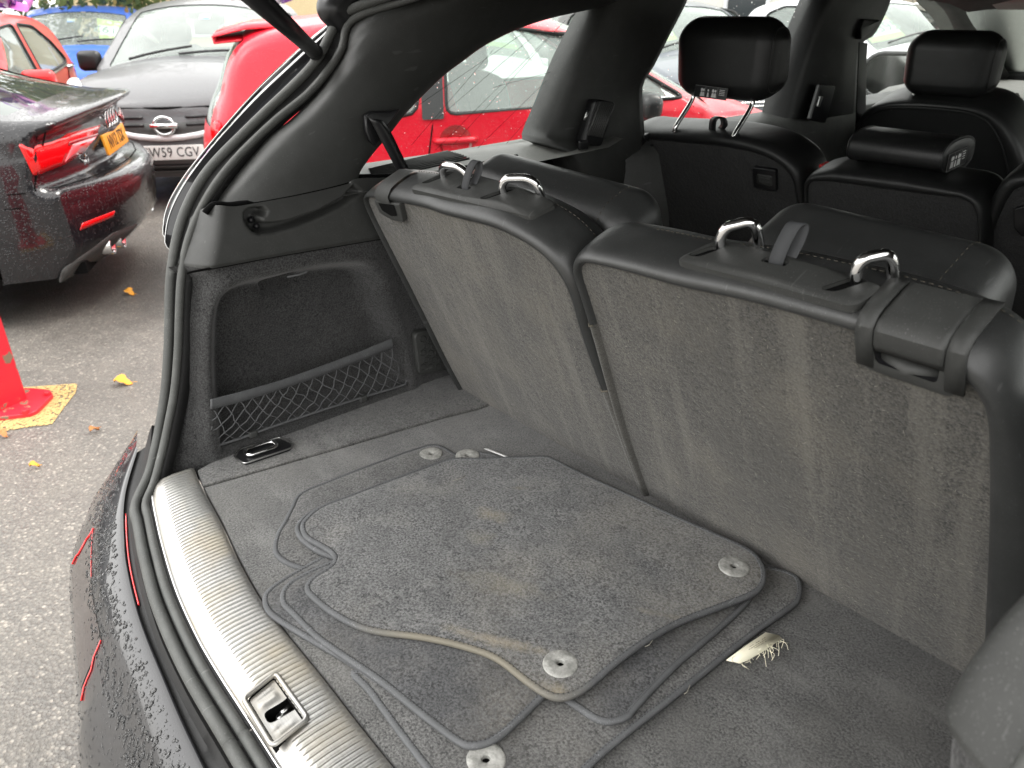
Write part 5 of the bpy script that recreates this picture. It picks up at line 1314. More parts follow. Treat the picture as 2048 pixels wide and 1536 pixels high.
    def hw(s, x, z):
        h = s.W
        fx_, d = s.plan; u = (x - (s.x1 - fx_)) / fx_
        if u > 0: h -= s.W * d * u ** 2.3
        rx_, d = s.tr; u = ((s.x0 + rx_) - x) / rx_
        if u > 0: h -= s.W * d * u ** 2.3
        if z > s.zb: h -= (z - s.zb) * s.tum
        else: h -= .05 * ((z - s.zb * .72) / .45) ** 2
        return h
    def side(s, x, z):
        d = edist(x, z, s.out, closed=False); h = s.hw(x, z)
        if d < s.r: h -= s.r - math.sqrt(max(0, s.r * s.r - (s.r - d) ** 2))
        return h
    def end(s, y, z, rear=False, off=.004):
        """point on the front (or rear) face at height z"""
        nT = len(s.T); R = s.rows
        rng = range(len(R) - 1) if not rear else range(len(R) - 2, -1, -1)
        for i in rng:
            a, b = R[i], R[i + 1]; za, zb_ = a[nT // 2].z, b[nT // 2].z
            if min(za, zb_) <= z <= max(za, zb_) and za != zb_:
                f = (z - za) / (zb_ - za); row = [p.lerp(q, f) for p, q in zip(a, b)]
                for j in range(nT - 1):
                    if row[j].y <= y <= row[j + 1].y:
                        p = row[j].lerp(row[j + 1], (y - row[j].y) / (row[j + 1].y - row[j].y)); return V((p.x + (-off if rear else off), y, z + 0))
                k = 0 if y < 0 else -1
                return V((row[k].x + (-off if rear else off), y, z))
        return V(((s.x0 if rear else s.x1), y, z))
    def patch(s, name, outl, mat, rear=False, off=.006, parent=None, step=.05, t=0):
        mb = MB(); sheet(mb, outl, lambda a, b: s.end(a, b, rear, off), step=step, flip=rear == (area2(outl) > 0) if 0 else rear)
        return mb.build(name, M_[mat], parent or s.root, local=True, solid=t, off=0)
    def on_row(s, i, t, off=.0):
        """point on the top skin at row i (float), lateral t"""
        k = max(0, min(len(s.rows) - 2, int(i))); f = i - k
        j = max(j for j in range(len(s.T) - 1) if s.T[j] <= t); g = (t - s.T[j]) / (s.T[j + 1] - s.T[j])
        a = s.rows[k][j].lerp(s.rows[k][j + 1], g); b = s.rows[k + 1][j].lerp(s.rows[k + 1][j + 1], g); return a.lerp(b, f)
principled('seat_grey', (.05, .052, .054), .85)

def price_sign(label, car, i0, i1, t0, t1, txt, shift=-.05):
    """a green and white price board standing behind a windscreen"""
    root = thing('price_sign', label, 'price sign', car.root.location, car.root.rotation_euler.z); root.scale = (KS,) * 3
    P = [car.on_row(i, t) + V((shift, 0, -.01)) for i, t in ((i0, t0), (i0, t1), (i1, t1), (i1, t0))]
    def q(a, b, k=0): 
        p = P[0].lerp(P[1], a).lerp(P[3].lerp(P[2], a), b); return p + V((k, 0, k * .6))
    mb = MB(); mb.add([q(a, b) for a, b in ((0, 0), (1, 0), (1, 1), (0, 1))], [(0, 1, 2, 3)]); bd = mb.build('green_board', M_['sign_green'], root, local=True, smooth=False, solid=.004)
    mb = MB(); mb.add([q(a, b, .005) for a, b in ((.03, .18), (.97, .18), (.97, .68), (.03, .68))], [(0, 1, 2, 3)]); mb.build('white_field', M_['sign_white'], bd, local=True, smooth=False)
    if txt:
        M = frame(q(.5, .43, .010), P[1] - P[0], P[3] - P[0]); h = (P[3] - P[0]).length
        text('price', txt, h * .46, M_['sign_grey'], bd, M, sx=.82)
    mb = MB()
    for k in range(10): pass
    c = q(.42, .86, .006); ux = (P[1] - P[0]).normalized(); uy = (P[3] - P[0]).normalized(); h = (P[3] - P[0]).length * .07
    mb.add([c + ux * h * math.cos(t) + uy * h * math.sin(t) for t in [k * .5236 for k in range(12)]], [tuple(range(12))]); mb.add([c + ux * a * h + uy * b * h for a, b in ((1.6, -.4), (5.5, -.4), (5.5, .4), (1.6, .4))], [(0, 1, 2, 3)])
    mb.build('dealer_mark', M_['sign_white'], bd, local=True, smooth=False)
    return root
def sticker(car, i, t, mat2='sign_blue', w_=.05):
    p = car.on_row(i, t) + V((-.02, 0, -.005)); ux = V((0, 1, 0)); uy = (car.on_row(i + 1, t) - car.on_row(i, t)).normalized(); mb = MB()
    mb.add([p + ux * a * w_ + uy * b * w_ for a, b in ((-1, -1), (1, -1), (1, 1), (-1, 1))], [(0, 1, 2, 3)]); o = mb.build('windscreen_ticket', M_['sign_white'], car.root, local=True, smooth=False)
    mb = MB(); mb.add([p + V((.004, 0, .002)) + ux * a * w_ + uy * b * w_ for a, b in ((-.9, -.95), (.9, -.95), (.9, -.55), (-.9, -.55))], [(0, 1, 2, 3)]); mb.build('ticket_strip', M_[mat2], o, local=True, smooth=False)
def wiper(car, i, t0, t1, lift=.02):
    mb = MB(); P = [car.on_row(i + k * .3, t0 + (t1 - t0) * k / 8) + V((.02, 0, lift)) for k in range(9)]; mb.tube(P, .012, 6); o = mb.build('wiper', M_['black_plastic'], car.root, local=True)
def mirror_part(car, x, z, sd, mat, w_=.20, h=.14):
    y = sd * (car.hw(x, z) + .10); mb = MB(); mb.rbox((x, y, z), (.12, w_, h), .05, n=6); o = mb.build('door_mirror', M_[mat], car.root, local=True)
    mb = MB(); mb.tube([V((x, y - sd * .06, z - .05)), V((x + .02, sd * car.hw(x, z - .06), z - .07))], .03, 8); mb.build('mirror_foot', M_['black_plastic'], o, local=True)
    return o
def number_plate(car, c, ux, uy, w_, h, mat, txt, size=None, thick=.004):
    nn = ux.cross(uy).normalized(); mb = MB(); o2 = rrect(0, 0, w_, h, .012, 3)
    slab(mb, o2, lambda a, b, d: c + ux * a + uy * b + nn * (.012 - d), .012, .002); o = mb.build('number_plate', M_[mat], car.root, local=True, sharp=50)
    text('plate_letters', txt, size or h * .98, M_['plate_ink'], o, frame(c + nn * .0135, ux, uy), sx=.80, space=1.06, ext=.0008); return o
def door_handle(car, x, z, sd, mat='chrome', w_=.20):
    y = sd * (car.hw(x, z) + .018); mb = MB(); mb.tube([V((x - w_ / 2, y - sd * .02, z)), V((x - w_ * .4, y, z)), V((x + w_ * .4, y, z)), V((x + w_ / 2, y - sd * .02, z))], [.014, .016, .016, .014], 8); o = mb.build('door_handle', M_[mat], car.root, local=True)
    return o
def shut_line(car, pts, sd, name='door_gap'):
    mb = MB(); mb.tube([V((a, sd * (car.side(a, b) + .0005), b)) for a, b in pts], .0045, 5, cap=False); mb.build(name, M_['dark_hole'], car.root, local=True)

HATCH = [(1.86, .24), (1.95, .42), (1.96, .60), (1.88, .76), (1.66, .87), (1.30, .97), (.98, 1.04), (.55, 1.27), (.12, 1.43), (-.45, 1.50), (-1.05, 1.49), (-1.50, 1.42), (-1.72, 1.18), (-1.86, .96), (-1.93, .78), (-1.95, .52), (-1.86, .26)]
HCR = [.10, .20, .20, .16, .10, .07, .10, .12, .07, .04, .04, .07, .12, .14, .14, .14, .10]
HW_F = [(.72, 1.02), (.20, 1.36), (-.12, 1.40), (-.12, 1.02)]
HW_R = [(-.22, 1.02), (-.22, 1.40), (-.75, 1.40), (-1.05, 1.32), (-1.18, 1.06), (-1.12, 1.02)]
def rp(P, r=.05): P = roundpoly(P, r, 3); return P if area2(P) > 0 else P[::-1]
WH = [('front_side_window', rp(HW_F)), ('rear_side_window', rp(HW_R))]
AR = [(1.25, .31, .36), (-1.25, .31, .36)]

def face(car, lampm='lamp_white', grille='chrome', zl=.70, zg=.62, gw=.42):
    """lamps, grille and lower intake of an ordinary hatchback front"""
    for sd in (1, -1):
        P = rp([(sd * .40, zl - .07), (sd * .70, zl - .04), (sd * .74, zl + .08), (sd * .52, zl + .05)], .02); car.patch('headlamp', P, lampm, t=.006, off=.010)
    o = car.patch('grille', rp([(-gw, zg - .06), (gw, zg - .06), (gw * .92, zg + .05), (-gw * .92, zg + .05)], .02), 'black_plastic', off=.006)
    for k in range(3):
        mb = MB(); mb.tube([car.end(gw * .9 * t, zg - .04 + k * .035, off=.014) for t in (-1, -.5, 0, .5, 1)], .007, 6); mb.build('grille_bar', M_[grille], o, local=True)
    car.patch('lower_intake', rp([(-.55, .28), (.55, .28), (.5, .40), (-.5, .40)], .03), 'black_plastic', off=.006)

# ---- dark grey van-like hatch facing us -------------------------------------------------
RZF = math.radians(-22.7); HF = V((math.cos(RZF), math.sin(RZF), 0)); LF = V((-HF.y, HF.x, 0))
PL_ = fz((341, 305), GZ + .45 * KS)
def place_front(c, xn): return c - HF * xn * KS          # centre of a car whose nose is at c
root = car_local('parked_car', 'dark grey hatchback facing us with oval chrome badge and white number plate', PL_ - V((math.cos(math.radians(-33)), math.sin(math.radians(-33)), 0)) * 1.97 * KS, math.radians(-33))
nis = Car(root, 'grey_paint', [(1.86, .24), (1.95, .40), (1.98, .56), (1.96, .70), (1.90, .84), (1.62, .97), (1.22, 1.06), (.95, 1.10), (.52, 1.34), (.10, 1.50), (-.5, 1.56), (-1.1, 1.55), (-1.55, 1.46), (-1.75, 1.2), (-1.88, .98), (-1.95, .7), (-1.93, .5), (-1.85, .26)], (4, 7, 9, 12, 14), .815, 1.0, .30, WH, AR, [.10, .16, .18, .17, .16, .10, .08, .10, .12, .08, .05, .05, .07, .1, .12, .12, .12, .1])
number_plate(nis, nis.end(0, .45, off=.004), V((0, 1, 0)), V((0, 0, 1)), .52, .111, 'plate_white', 'MW59 CGV', .105)
gp = nis.patch('grille', rp([(-.62, .62), (-.22, .57), (.22, .57), (.62, .62), (.60, .735), (-.60, .735)], .02), 'trim_grey', off=.006)
for z in (.715, .66):
    for sd in (1, -1):
        mb = MB(); mb.tube([nis.end(sd * y, z - (.02 if y > .4 else 0), off=.012) for y in (.16, .3, .45, .58)], .010, 6); mb.build('grille_slot', M_['black_plastic'], gp, local=True)
mb = MB(); mb.loft([[nis.end(y, z + h, off=.014) for y, z in ((-.62, .645), (-.4, .615), (-.24, .58), (-.12, .565), (0, .56), (.12, .565), (.24, .58), (.4, .615), (.62, .645))] for h in (-.022, .022)]); mb.build('chrome_strip', M_['lamp_white'], gp, local=True, solid=.01)
mb = MB(); bc = nis.end(0, .655, off=.03); mb.tube([bc + V((0, .075 * math.cos(t), .066 * math.sin(t))) for t in [k * .2618 for k in range(24)]], .012, 8, closed=True); mb.box(bc + V((.004, 0, 0)), (.02, .20, .034)); mb.build('badge', M_['chrome'], nis.root, local=True)
car_ = nis
mb = MB(); mb.tube([nis.end(y, .78, off=.004) for y in (-.72, -.4, 0, .4, .72)], .010, 6); mb.build('bonnet_gap', M_['dark_hole'], nis.root, local=True)
for sd in (1, -1): nis.patch('headlamp', rp([(sd * .52, .70), (sd * .76, .74), (sd * .80, .98), (sd * .72, .98), (sd * .56, .82)], .03), 'lamp_white', off=.012, t=.006)
low_ = nis.patch('lower_intake', rp([(-.60, .25), (.60, .25), (.56, .385), (-.56, .385)], .03), 'black_plastic', off=.006)
for z in (.29, .335):
    mb = MB(); mb.tube([nis.end(y, z, off=.016) for y in (-.55, -.3, 0, .3, .55)], .008, 6); mb.build('intake_bar', M_['trim_grey'], low_, local=True)
i0 = nis.marks[1]; wiper(nis, i0 + .2, -.66, .05, .015); wiper(nis, i0 + .1, -.08, .70, .015)
sticker(nis, i0 + 12, .12)
mirror_part(nis, .70, 1.06, 1, 'black_plastic', .20, .17); mirror_part(nis, .70, 1.06, -1, 'black_plastic', .20, .17)
mb = MB(); mb.rbox(nis.on_row(nis.marks[2] - 3, 0) + V((-.06, 0, -.05)), (.04, .22, .07), .02, n=5); mb.build('inner_mirror', M_['black_plastic'], nis.root, local=True)
price_sign('green price sign in the grey hatchback windscreen, half hidden by the red car', nis, i0 + 5.5, i0 + 13.5, .38, .80, '£2995')

# ---- blue car behind -----------------------------------------------------------------------
RB = math.radians(-20); bl_c = fz((155, 90), GZ + 1.04 * KS)
HB = V((math.cos(RB), math.sin(RB), 0)); root = car_local('parked_car', 'blue hatchback further back, price sign in its windscreen', bl_c - HB * .98 * KS, RB)
blu = Car(root, 'blue_paint', HATCH, (4, 6, 8, 11, 13), .84, .98, .30, WH, AR, HCR)
face(blu); i0 = blu.marks[1]; wiper(blu, i0 + 1.2, -.7, .1); wiper(blu, i0 + 1, 0, .7)
price_sign('green and white price sign in the blue car windscreen', blu, i0 + 3.8, i0 + 13.6, .34, .84, '£6190'); sticker(blu, i0 + 12, -.12)
for sd in (1, -1): mirror_part(blu, .72, 1.06, sd, 'black_plastic')

# ---- small red car, its left flank to us ------------------------------------------------------
RK = math.radians(-25); HK = V((math.cos(RK), math.sin(RK), 0)); LK = V((-HK.y, HK.x, 0)); hk = fz((95, 173), GZ + .90 * KS)
root = car_local('parked_car', 'small red hatchback seen from its side, red door mirror and chrome handles', hk + HK * .26 * KS - LK * .80 * KS, RK)
KSIL = [(1.70, .24), (1.78, .42), (1.78, .62), (1.70, .78), (1.45, .90), (1.15, 1.0), (.90, 1.06), (.50, 1.29), (.10, 1.43), (-.40, 1.48), (-.95, 1.46), (-1.32, 1.38), (-1.55, 1.14), (-1.68, .95), (-1.75, .76), (-1.77, .5), (-1.68, .26)]
KW = [('front_side_window', rp([(.62, 1.0), (.12, 1.35), (-.20, 1.375), (-.16, .98)])), ('rear_side_window', rp([(-.27, .98), (-.30, 1.375), (-.72, 1.35), (-1.02, 1.22), (-1.20, 1.07), (-1.15, 1.03)]))]
kia = Car(root, 'coral_paint', KSIL, (4, 6, 8, 11, 13), .80, .97, .30, KW, [(1.15, .30, .34), (-1.12, .30, .34)], HCR)
for sd in (1, -1):
    door_handle(kia, -.26, .90, sd); door_handle(kia, -1.18, 1.0, sd); mirror_part(kia, .30, .98, sd, 'coral_paint', .24, .17)
    shut_line(kia, [(-.22, .98), (-.24, .8), (-.25, .5), (-.20, .32)], sd); shut_line(kia, [(.62, .98), (.66, .7), (.62, .4)], sd); shut_line(kia, [(-1.12, 1.0), (-1.0, .75), (-.80, .6), (-.72, .4)], sd)
    mb = MB(); mb.tube([V((x, sd * (kia.side(x, z) + .006), z)) for x, z in ((.5, .985), (0, .965), (-.6, .985), (-1.14, 1.02))], .008, 6); mb.build('window_strip', M_['satin_metal'], kia.root, local=True)
    mb = MB(); P = rp([(-1.42, .82), (-1.54, .80), (-1.525, 1.00), (-1.44, 1.04)], .03); sheet(mb, P, lambda a, b, sd=sd: V((a, sd * (kia.side(a, b) + .006), b)), step=.05, flip=sd > 0); mb.build('rear_lamp', M_['lamp_red'], kia.root, local=True)
face(kia)

# ---- red hatch parked next to the SUV ---------------------------------------------------------
RSIL = [(1.62, .24), (1.70, .42), (1.71, .60), (1.64, .74), (1.42, .86), (1.12, .97), (.86, 1.04), (.42, 1.27), (.02, 1.42), (-.50, 1.465), (-1.15, 1.45), (-1.62, 1.37), (-1.80, 1.12), (-1.88, .96), (-1.92, .78), (-1.93, .52), (-1.82, .26)]
RR_ = math.radians(62); HR = V((math.cos(RR_), math.sin(RR_), 0)); LR_ = V((-HR.y, HR.x, 0)); hr_ = fz((912, 281), GZ + .86 * KS)
root = car_local('parked_car', 'bright red hatchback parked alongside, seen past the strut and through the quarter window', hr_ + HR * .60 * KS + LR_ * .82 * KS, RR_)
RWN = [('front_side_window', rp([(.66, 1.02), (.10, 1.33), (-.30, 1.375), (-.62, 1.36), (-.64, .985)])), ('rear_side_window', rp([(-.78, .985), (-.76, 1.35), (-.98, 1.33), (-1.24, 1.24), (-1.36, 1.08), (-1.30, 1.0)], .08))]
red = Car(root, 'red_paint', RSIL, (4, 6, 8, 11, 13), .81, .95, .30, RWN, [(1.12, .30, .34), (-1.12, .30, .34)], [.10, .20, .20, .16, .10, .07, .10, .12, .07, .04, .04, .06, .09, .10, .10, .10, .10], taper_rear=(.40, .14))
for sd in (1, -1):
    door_handle(red, -.60, .86, sd, 'red_paint', .22); mirror_part(red, .40, 1.0, sd, 'black_plastic', .18, .13)
    mb = MB(); sheet(mb, rp([(-.655, .965), (-.635, 1.365), (-.745, 1.352), (-.765, .965)], .01), lambda a, b, sd=sd: V((a, sd * (red.side(a, b) + .004), b)), step=.1, flip=sd > 0); mb.build('door_pillar', M_['black_plastic'], red.root, local=True)
    shut_line(red, [(-.70, 1.36), (-.71, .95), (-.74, .8), (-.72, .5), (-.64, .32)], sd); shut_line(red, [(.70, .98), (.75, .7), (.70, .34)], sd)
    mb = MB(); hx = -.60; mb.lathe([(.0, .0), (.07, .004), (.085, .012)], (hx, sd * (red.hw(hx, .85) - .004), .85), Matrix.Rotation(-sd * math.pi / 2, 3, 'X'), 20); mb.build('handle_cup', M_['lamp_dark_red'], red.root, local=True)
    shut_line(red, [(-1.52, .98), (-1.63, .8), (-1.67, .5)], sd, 'panel_gap')
    mb = MB(); P = rp([(-1.68, .64), (-1.80, .64), (-1.79, .98), (-1.73, 1.0)], .04); sheet(mb, P, lambda a, b, sd=sd: V((a, sd * (red.side(a, b) + .002), b)), step=.05, flip=sd > 0); mb.build('rear_lamp', M_['lamp_red'], red.root, local=True)
mb = MB(); mb.loft([[V((x, y, z - .03 * (y / .52) ** 2)) for y in (-.52, -.3, 0, .3, .52)] for x, z in ((-1.35, 1.43), (-1.58, 1.42), (-1.74, 1.385), (-1.735, 1.35), (-1.60, 1.36))]); mb.build('roof_spoiler', M_['red_paint'], red.root, local=True, solid=.008)
mb = MB(); mb.rbox((-1.95, 0, .46), (.14, 1.3, .22), .06, n=6); mb.build('rear_bumper', M_['red_paint'], red.root, local=True)
face(red)

# ---- the row of cars facing us, seen through the side windows ------------------------------------
nose = PL_.copy(); nose.z = 0
def row_car(k, paint_, label, sil, cr, W, extra=0):
    c = nose + LF * 2.93 * k + HF * extra; c.z = 0
    r = car_local('parked_car', label, place_front(c, max(p[0] for p in sil)), RZF); return Car(r, paint_, sil, (4, 6, 8, 11, 13), W, .98, .30, WH, AR, cr)
ca = row_car(1, 'silver_paint', 'pale car behind the red hatchback, seen through the quarter window', HATCH, HCR, .86); face(ca); i0 = ca.marks[1]
price_sign('green price sign in the pale car behind the red hatchback', ca, i0 + 4, i0 + 13.5, .30, .84, ''); wiper(ca, i0 + 1.2, -.7, .1)
cb = row_car(2, 'slate_paint', 'grey car with a barred chrome grille, seen through the rear door window', HATCH, HCR, .88); face(cb, grille='chrome', zg=.60, gw=.50); i0 = cb.marks[1]
price_sign('green price sign in the windscreen of the chrome-grilled grey car', cb, i0 + 4, i0 + 13, -.84, -.32, ''); wiper(cb, i0 + 1.2, -.7, .1)
for sd in (1, -1): mirror_part(cb, .72, 1.06, sd, 'slate_paint')
cc_ = row_car(3, 'white_paint', 'white car beyond the front passenger seat, seen through the front door window', HATCH, HCR, .88, .25); face(cc_); i0 = cc_.marks[1]
price_sign('green price sign in the windscreen of the white car', cc_, i0 + 3, i0 + 13, -.80, -.24, '£5395'); wiper(cc_, i0 + 1.2, -.7, .1)
cd = row_car(4, 'white_paint', 'second white car past the front windscreen pillar', HATCH, HCR, .88, 0); face(cd); i0 = cd.marks[1]
ce = row_car(2, 'black_paint', 'black car standing behind the chrome-grilled grey one', HATCH, HCR, .88, -4.4); face(ce)

# ---- black saloon, tail towards us ----------------------------------------------------------------
RA = math.radians(-117); HA = V((math.cos(RA), math.sin(RA), 0)); pc = fz((248, 291), GZ + .76 * KS)
root = car_local('parked_car', 'black rain-beaded saloon on the left, its tail with yellow number plate towards us', pc + HA * 2.27 * KS, RA)
ASIL = [(2.25, .24), (2.36, .42), (2.36, .60), (2.25, .74), (1.9, .86), (1.4, .95), (1.0, 1.0), (.45, 1.24), (-.1, 1.37), (-.6, 1.385), (-1.15, 1.31), (-1.70, 1.145), (-2.02, 1.065), (-2.20, 1.055), (-2.31, 1.045), (-2.305, 1.015), (-2.22, .96), (-2.235, .86), (-2.20, .74), (-2.235, .695), (-2.345, .675), (-2.375, .60), (-2.36, .46), (-2.33, .36), (-2.20, .24)]
ACR = [.1, .2, .2, .16, .1, .07, .1, .12, .07, .05, .06, .08, .10, .14, .16, .16, .15, .16, .16, .18, .22, .24, .22, .2, .16]
AW = [('front_side_window', rp([(.75, .98), (.10, 1.28), (-.25, 1.30), (-.25, .98)])), ('rear_side_window', rp([(-.33, .98), (-.33, 1.30), (-.8, 1.25), (-1.35, 1.06), (-1.35, 1.0)]))]
aud = Car(root, 'black_paint', ASIL, (4, 6, 8, 10, 12), .925, .92, .35, AW, [(1.42, .34, .38), (-1.40, .34, .38)], ACR, taper_rear=(.75, .22), r=.05, glassm='dark_glass')

def tail_pt(car, u, i, off=.006):
    """point on the tail skin at row i, u metres round from the centre line to the left flank"""
    k = max(0, min(len(car.rows) - 2, int(i))); f = i - k; nT = len(car.T)
    row = [p.lerp(q, f) for p, q in zip(car.rows[k], car.rows[k + 1])]; h = row[nT // 2:]
    a = 0
    for p, q in zip(h, h[1:]):
        d = (q - p).length
        if u <= a + d:
            r = p.lerp(q, (u - a) / d); t = (q - p).normalized(); n = V((-t.y, t.x, 0)); n = n if n.x < 0 or n.y > 0 else -n
            return r + n.normalized() * off
        a += d
    e = h[-1]; x = e.x + (u - a); return V((x, car.side(x, e.z) + off, e.z))
def tail_patch(name, P, mat, off=.006, parent=None, sd=1, t=.004):
    mb = MB(); sheet(mb, P, lambda a, b: tail_pt(aud, a, b * 100, off), step=.04)
    if sd < 0:
        q = MB(); q.v = [(x, -y, z) for x, y, z in mb.v]; q.f = [f[::-1] for f in mb.f]; q.m = mb.m; mb = q
    return mb.build(name, M_[mat], parent or aud.root, local=True, solid=t, off=0, recalc=True)
for sd in (1, -1):
    lamp = tail_patch('rear_lamp', rp([(.22, 1.49), (.50, 1.475), (.88, 1.455), (.855, 1.60), (.66, 1.59), (.47, 1.565), (.30, 1.51)], .015), 'lamp_red', sd=sd)
    tail_patch('reverse_light', rp([(.34, 1.524), (.60, 1.52), (.67, 1.583), (.49, 1.562)], .008), 'lamp_pink', .010, lamp, sd)
    tail_patch('dark_band', rp([(.32, 1.515), (.62, 1.503), (.64, 1.518), (.34, 1.524)], .004), 'lamp_dark_red', .012, lamp, sd)
    tail_patch('bumper_reflector', rp([(.56, 1.95), (.80, 1.955), (.82, 1.975), (.58, 1.968)], .004), 'lamp_red', .008, None, sd)
    tail_patch('diffuser', rp([(.30, 2.06), (.60, 2.04), (.85, 2.12), (.82, 2.18), (.40, 2.16)], .02), 'trim_grey', .006, None, sd)
    for y in (.55, .43):
        mb = MB(); e = tail_pt(aud, y, 215, .0); c = V((e.x - .01, sd * y, .325)); rot_ = Matrix.Rotation(-math.pi / 2, 3, 'Y')
        mb.lathe([(.040, -.14), (.054, -.02), (.058, .07), (.055, .075), (.046, .07), (.040, -.02), (.0, -.03)], c, rot_, 20); mb.build('exhaust_tip', M_['chrome'], aud.root, local=True)
    mb = MB(); mb.tube([V((p.x, sd * p.y, p.z)) for p in [tail_pt(aud, u, i, .001) for u, i in ((.80, 128), (.80, 140), (.80, 149), (.86, 166), (.88, 172))]], .004, 5); mb.build('boot_gap', M_['dark_hole'], aud.root, local=True)
    mb = MB(); mb.tube([V((p.x, sd * p.y, p.z)) for p in [tail_pt(aud, u, 175, .001) for u in (.02, .3, .6, .8, .95, 1.2, 1.5)]], .004, 5); mb.build('bumper_gap', M_['dark_hole'], aud.root, local=True)
    shut_line(aud, [(-1.95, .62), (-1.70, .62), (-1.72, .9)], sd, 'flap_gap')
number_plate(aud, aud.end(0, .80, True, .0) + V((-.008, 0, 0)), V((0, -1, 0)), V((.12, 0, 1)).normalized(), .52, .111, 'plate_yellow', 'NV12 TSX', .10)
for k in (-1.5, -.5, .5, 1.5):
    mb = MB(); c = tail_pt(aud, 0, 148, .012); mb.tube([c + V((0, k * .062 + .042 * math.cos(t), .042 * math.sin(t))) for t in [q * .2618 for q in range(24)]], .0055, 6, closed=True); mb.build('badge_ring', M_['chrome'], aud.root, local=True)
text('model_letters', 'A5', .075, M_['chrome'], aud.root, frame(aud.end(.46, .765, True, .012), (0, -1, 0), (0, 0, 1)), ext=.003)
# ------------------------------------------------------------------ red parking post, paint, leaves
def worn_red():
    m = principled('worn_red', (.62, .015, .03), .4); co = coords(m); n1 = noise(m, 9, 5, .6, co); n2 = noise(m, 30, 4, .6, co)
    c = mix(m, ramp(m, n2, [(.3, (.5,) * 3), (.6, (0, 0, 0))]), (.62, .015, .03), (.46, .02, .03)); v = voro(m, 11, co=co)
    chip = N(m, 'ShaderNodeMath', operation='MULTIPLY_ADD'); L(m, n2, chip.inputs[0]); chip.inputs[1].default_value = .5; L(m, v.outputs['Distance'], chip.inputs[2])
    k = ramp(m, chip.outputs[0], [(.52, (1, 1, 1)), (.54, (0, 0, 0))]); g = ramp(m, n1, [(.46, (0, 0, 0)), (.48, (1, 1, 1))])
    c = mix(m, mix(m, 1.0, k, g, 'MULTIPLY'), c, (.20, .13, .085)); L(m, c, B(m).inputs['Base Color']); L(m, bump(m, k, .3, .002), B(m).inputs['Normal'])
worn_red()
pb = fz((8, 812), GZ)
post_ = thing('parking_post', 'chipped red steel parking post bolted down on faded yellow paint', 'bollard', pb)
ang = math.radians(25); pr = Matrix.Rotation(ang, 3, 'Z')
mb = MB(); o2 = rrect(0, 0, .15, .15, .018, 3)
mb.loft([[pb + pr @ V((a, b, 0)) + V((0, 0, z)) for a, b in o2] for z in (.012, .3, .6, .86, .90)], closed=True); mb.add([pb + pr @ V((a, b, 0)) + V((0, 0, .90)) for a, b in o2], [tuple(range(len(o2)))])
mb.build('post', M_['worn_red'], post_, sharp=50)
q = [fz(p, GZ) for p in ((-60, 800), (60, 783), (100, 787), (109, 796), (78, 828), (64, 835), (0, 843), (-70, 850))]; q = [(p.x, p.y) for p in q]
mb = MB(); slab(mb, roundpoly(q if area2(q) > 0 else q[::-1], .02), lambda a, b, d: V((a, b, GZ + .022 - d)), .02, .004); mb.build('base_plate', M_['worn_red'], post_, sharp=50)
for p in ((96, 790), (52, 826)):
    c = fz(p, GZ + .02); mb = MB(); mb.lathe([(.0, .022), (.014, .022), (.017, .016), (.017, .0)], c, seg=6); mb.build('bolt', M_['worn_red'], post_, smooth=False)
def paint_patch():
    m = bpy.data.materials.new('road_paint'); m.use_nodes = True; MAT['road_paint'] = m; b = B(m); b.inputs['Roughness'].default_value = .7
    co = coords(m); n = noise(m, 34, 6, .7, co); v = voro(m, 90, co=co); a = N(m, 'ShaderNodeMath', operation='MULTIPLY_ADD'); L(m, v.outputs['Distance'], a.inputs[0]); a.inputs[1].default_value = .55; L(m, n, a.inputs[2])
    L(m, ramp(m, n, [(.3, (.33, .22, .085)), (.7, (.56, .40, .16))]), b.inputs['Base Color']); L(m, ramp(m, a.outputs[0], [(.80, (1, 1, 1)), (1.0, (0, 0, 0))]), b.inputs['Alpha'])
paint_patch()
q = [fz(p, GZ) for p in ((-40, 782), (48, 776), (155, 768), (152, 786), (122, 825), (104, 850), (40, 858), (0, 866), (-60, 870))]
mb = MB(); mb.add([V((p.x, p.y, GZ + .004)) for p in q], [tuple(range(len(q)))]); o = mb.build('yellow_marking', M_['road_paint'], smooth=False); tag(o, 'faded yellow paint square round the post', kind='structure')
def leaf(px, s, a, label, mat='leaf'):
    c = fz(px, GZ + .006); mb = MB(); u = V((math.cos(a), math.sin(a), 0)); v = V((-u.y, u.x, 0)); L_ = []; R_ = []; M2 = []
    for k in range(9):
        t = k / 8; w_ = .34 * math.sin(math.pi * t ** .8) * (1 + .25 * math.sin(t * 17)); z = .010 + .012 * math.sin(t * 5) * s / .06
        L_.append(c + u * (t - .5) * s + v * w_ * s + V((0, 0, z + .010))); R_.append(c + u * (t - .5) * s - v * w_ * s + V((0, 0, z + .004))); M2.append(c + u * (t - .5) * s + V((0, 0, z - .004)))
    mb.loft([L_, M2, R_]); r = mb.build('fallen_leaf', M_[mat], None); tag(r, label, 'leaf', 'fallen leaves on the asphalt')
    mb = MB(); mb.tube([c + u * .5 * s + V((0, 0, .008)), c + u * .75 * s + v * .04 * s + V((0, 0, .006))], .0014, 4); mb.build('leaf_stalk', M_[mat], r)
leaf((247, 767), .088, .9, 'largest yellow leaf on the asphalt, nearest the SUV pillar'); leaf((259, 588), .080, .5, 'yellow leaf lying further off near the black saloon')
leaf((190, 863), .045, 2.0, 'small orange leaf fragment below the larger yellow leaf', 'leaf_brown'); leaf((8, 872), .05, .3, 'leaf at the edge of the picture below the red post', 'leaf_brown'); leaf((70, 935), .035, 1.2, 'tiny pale leaf near the lower left', 'leaf')

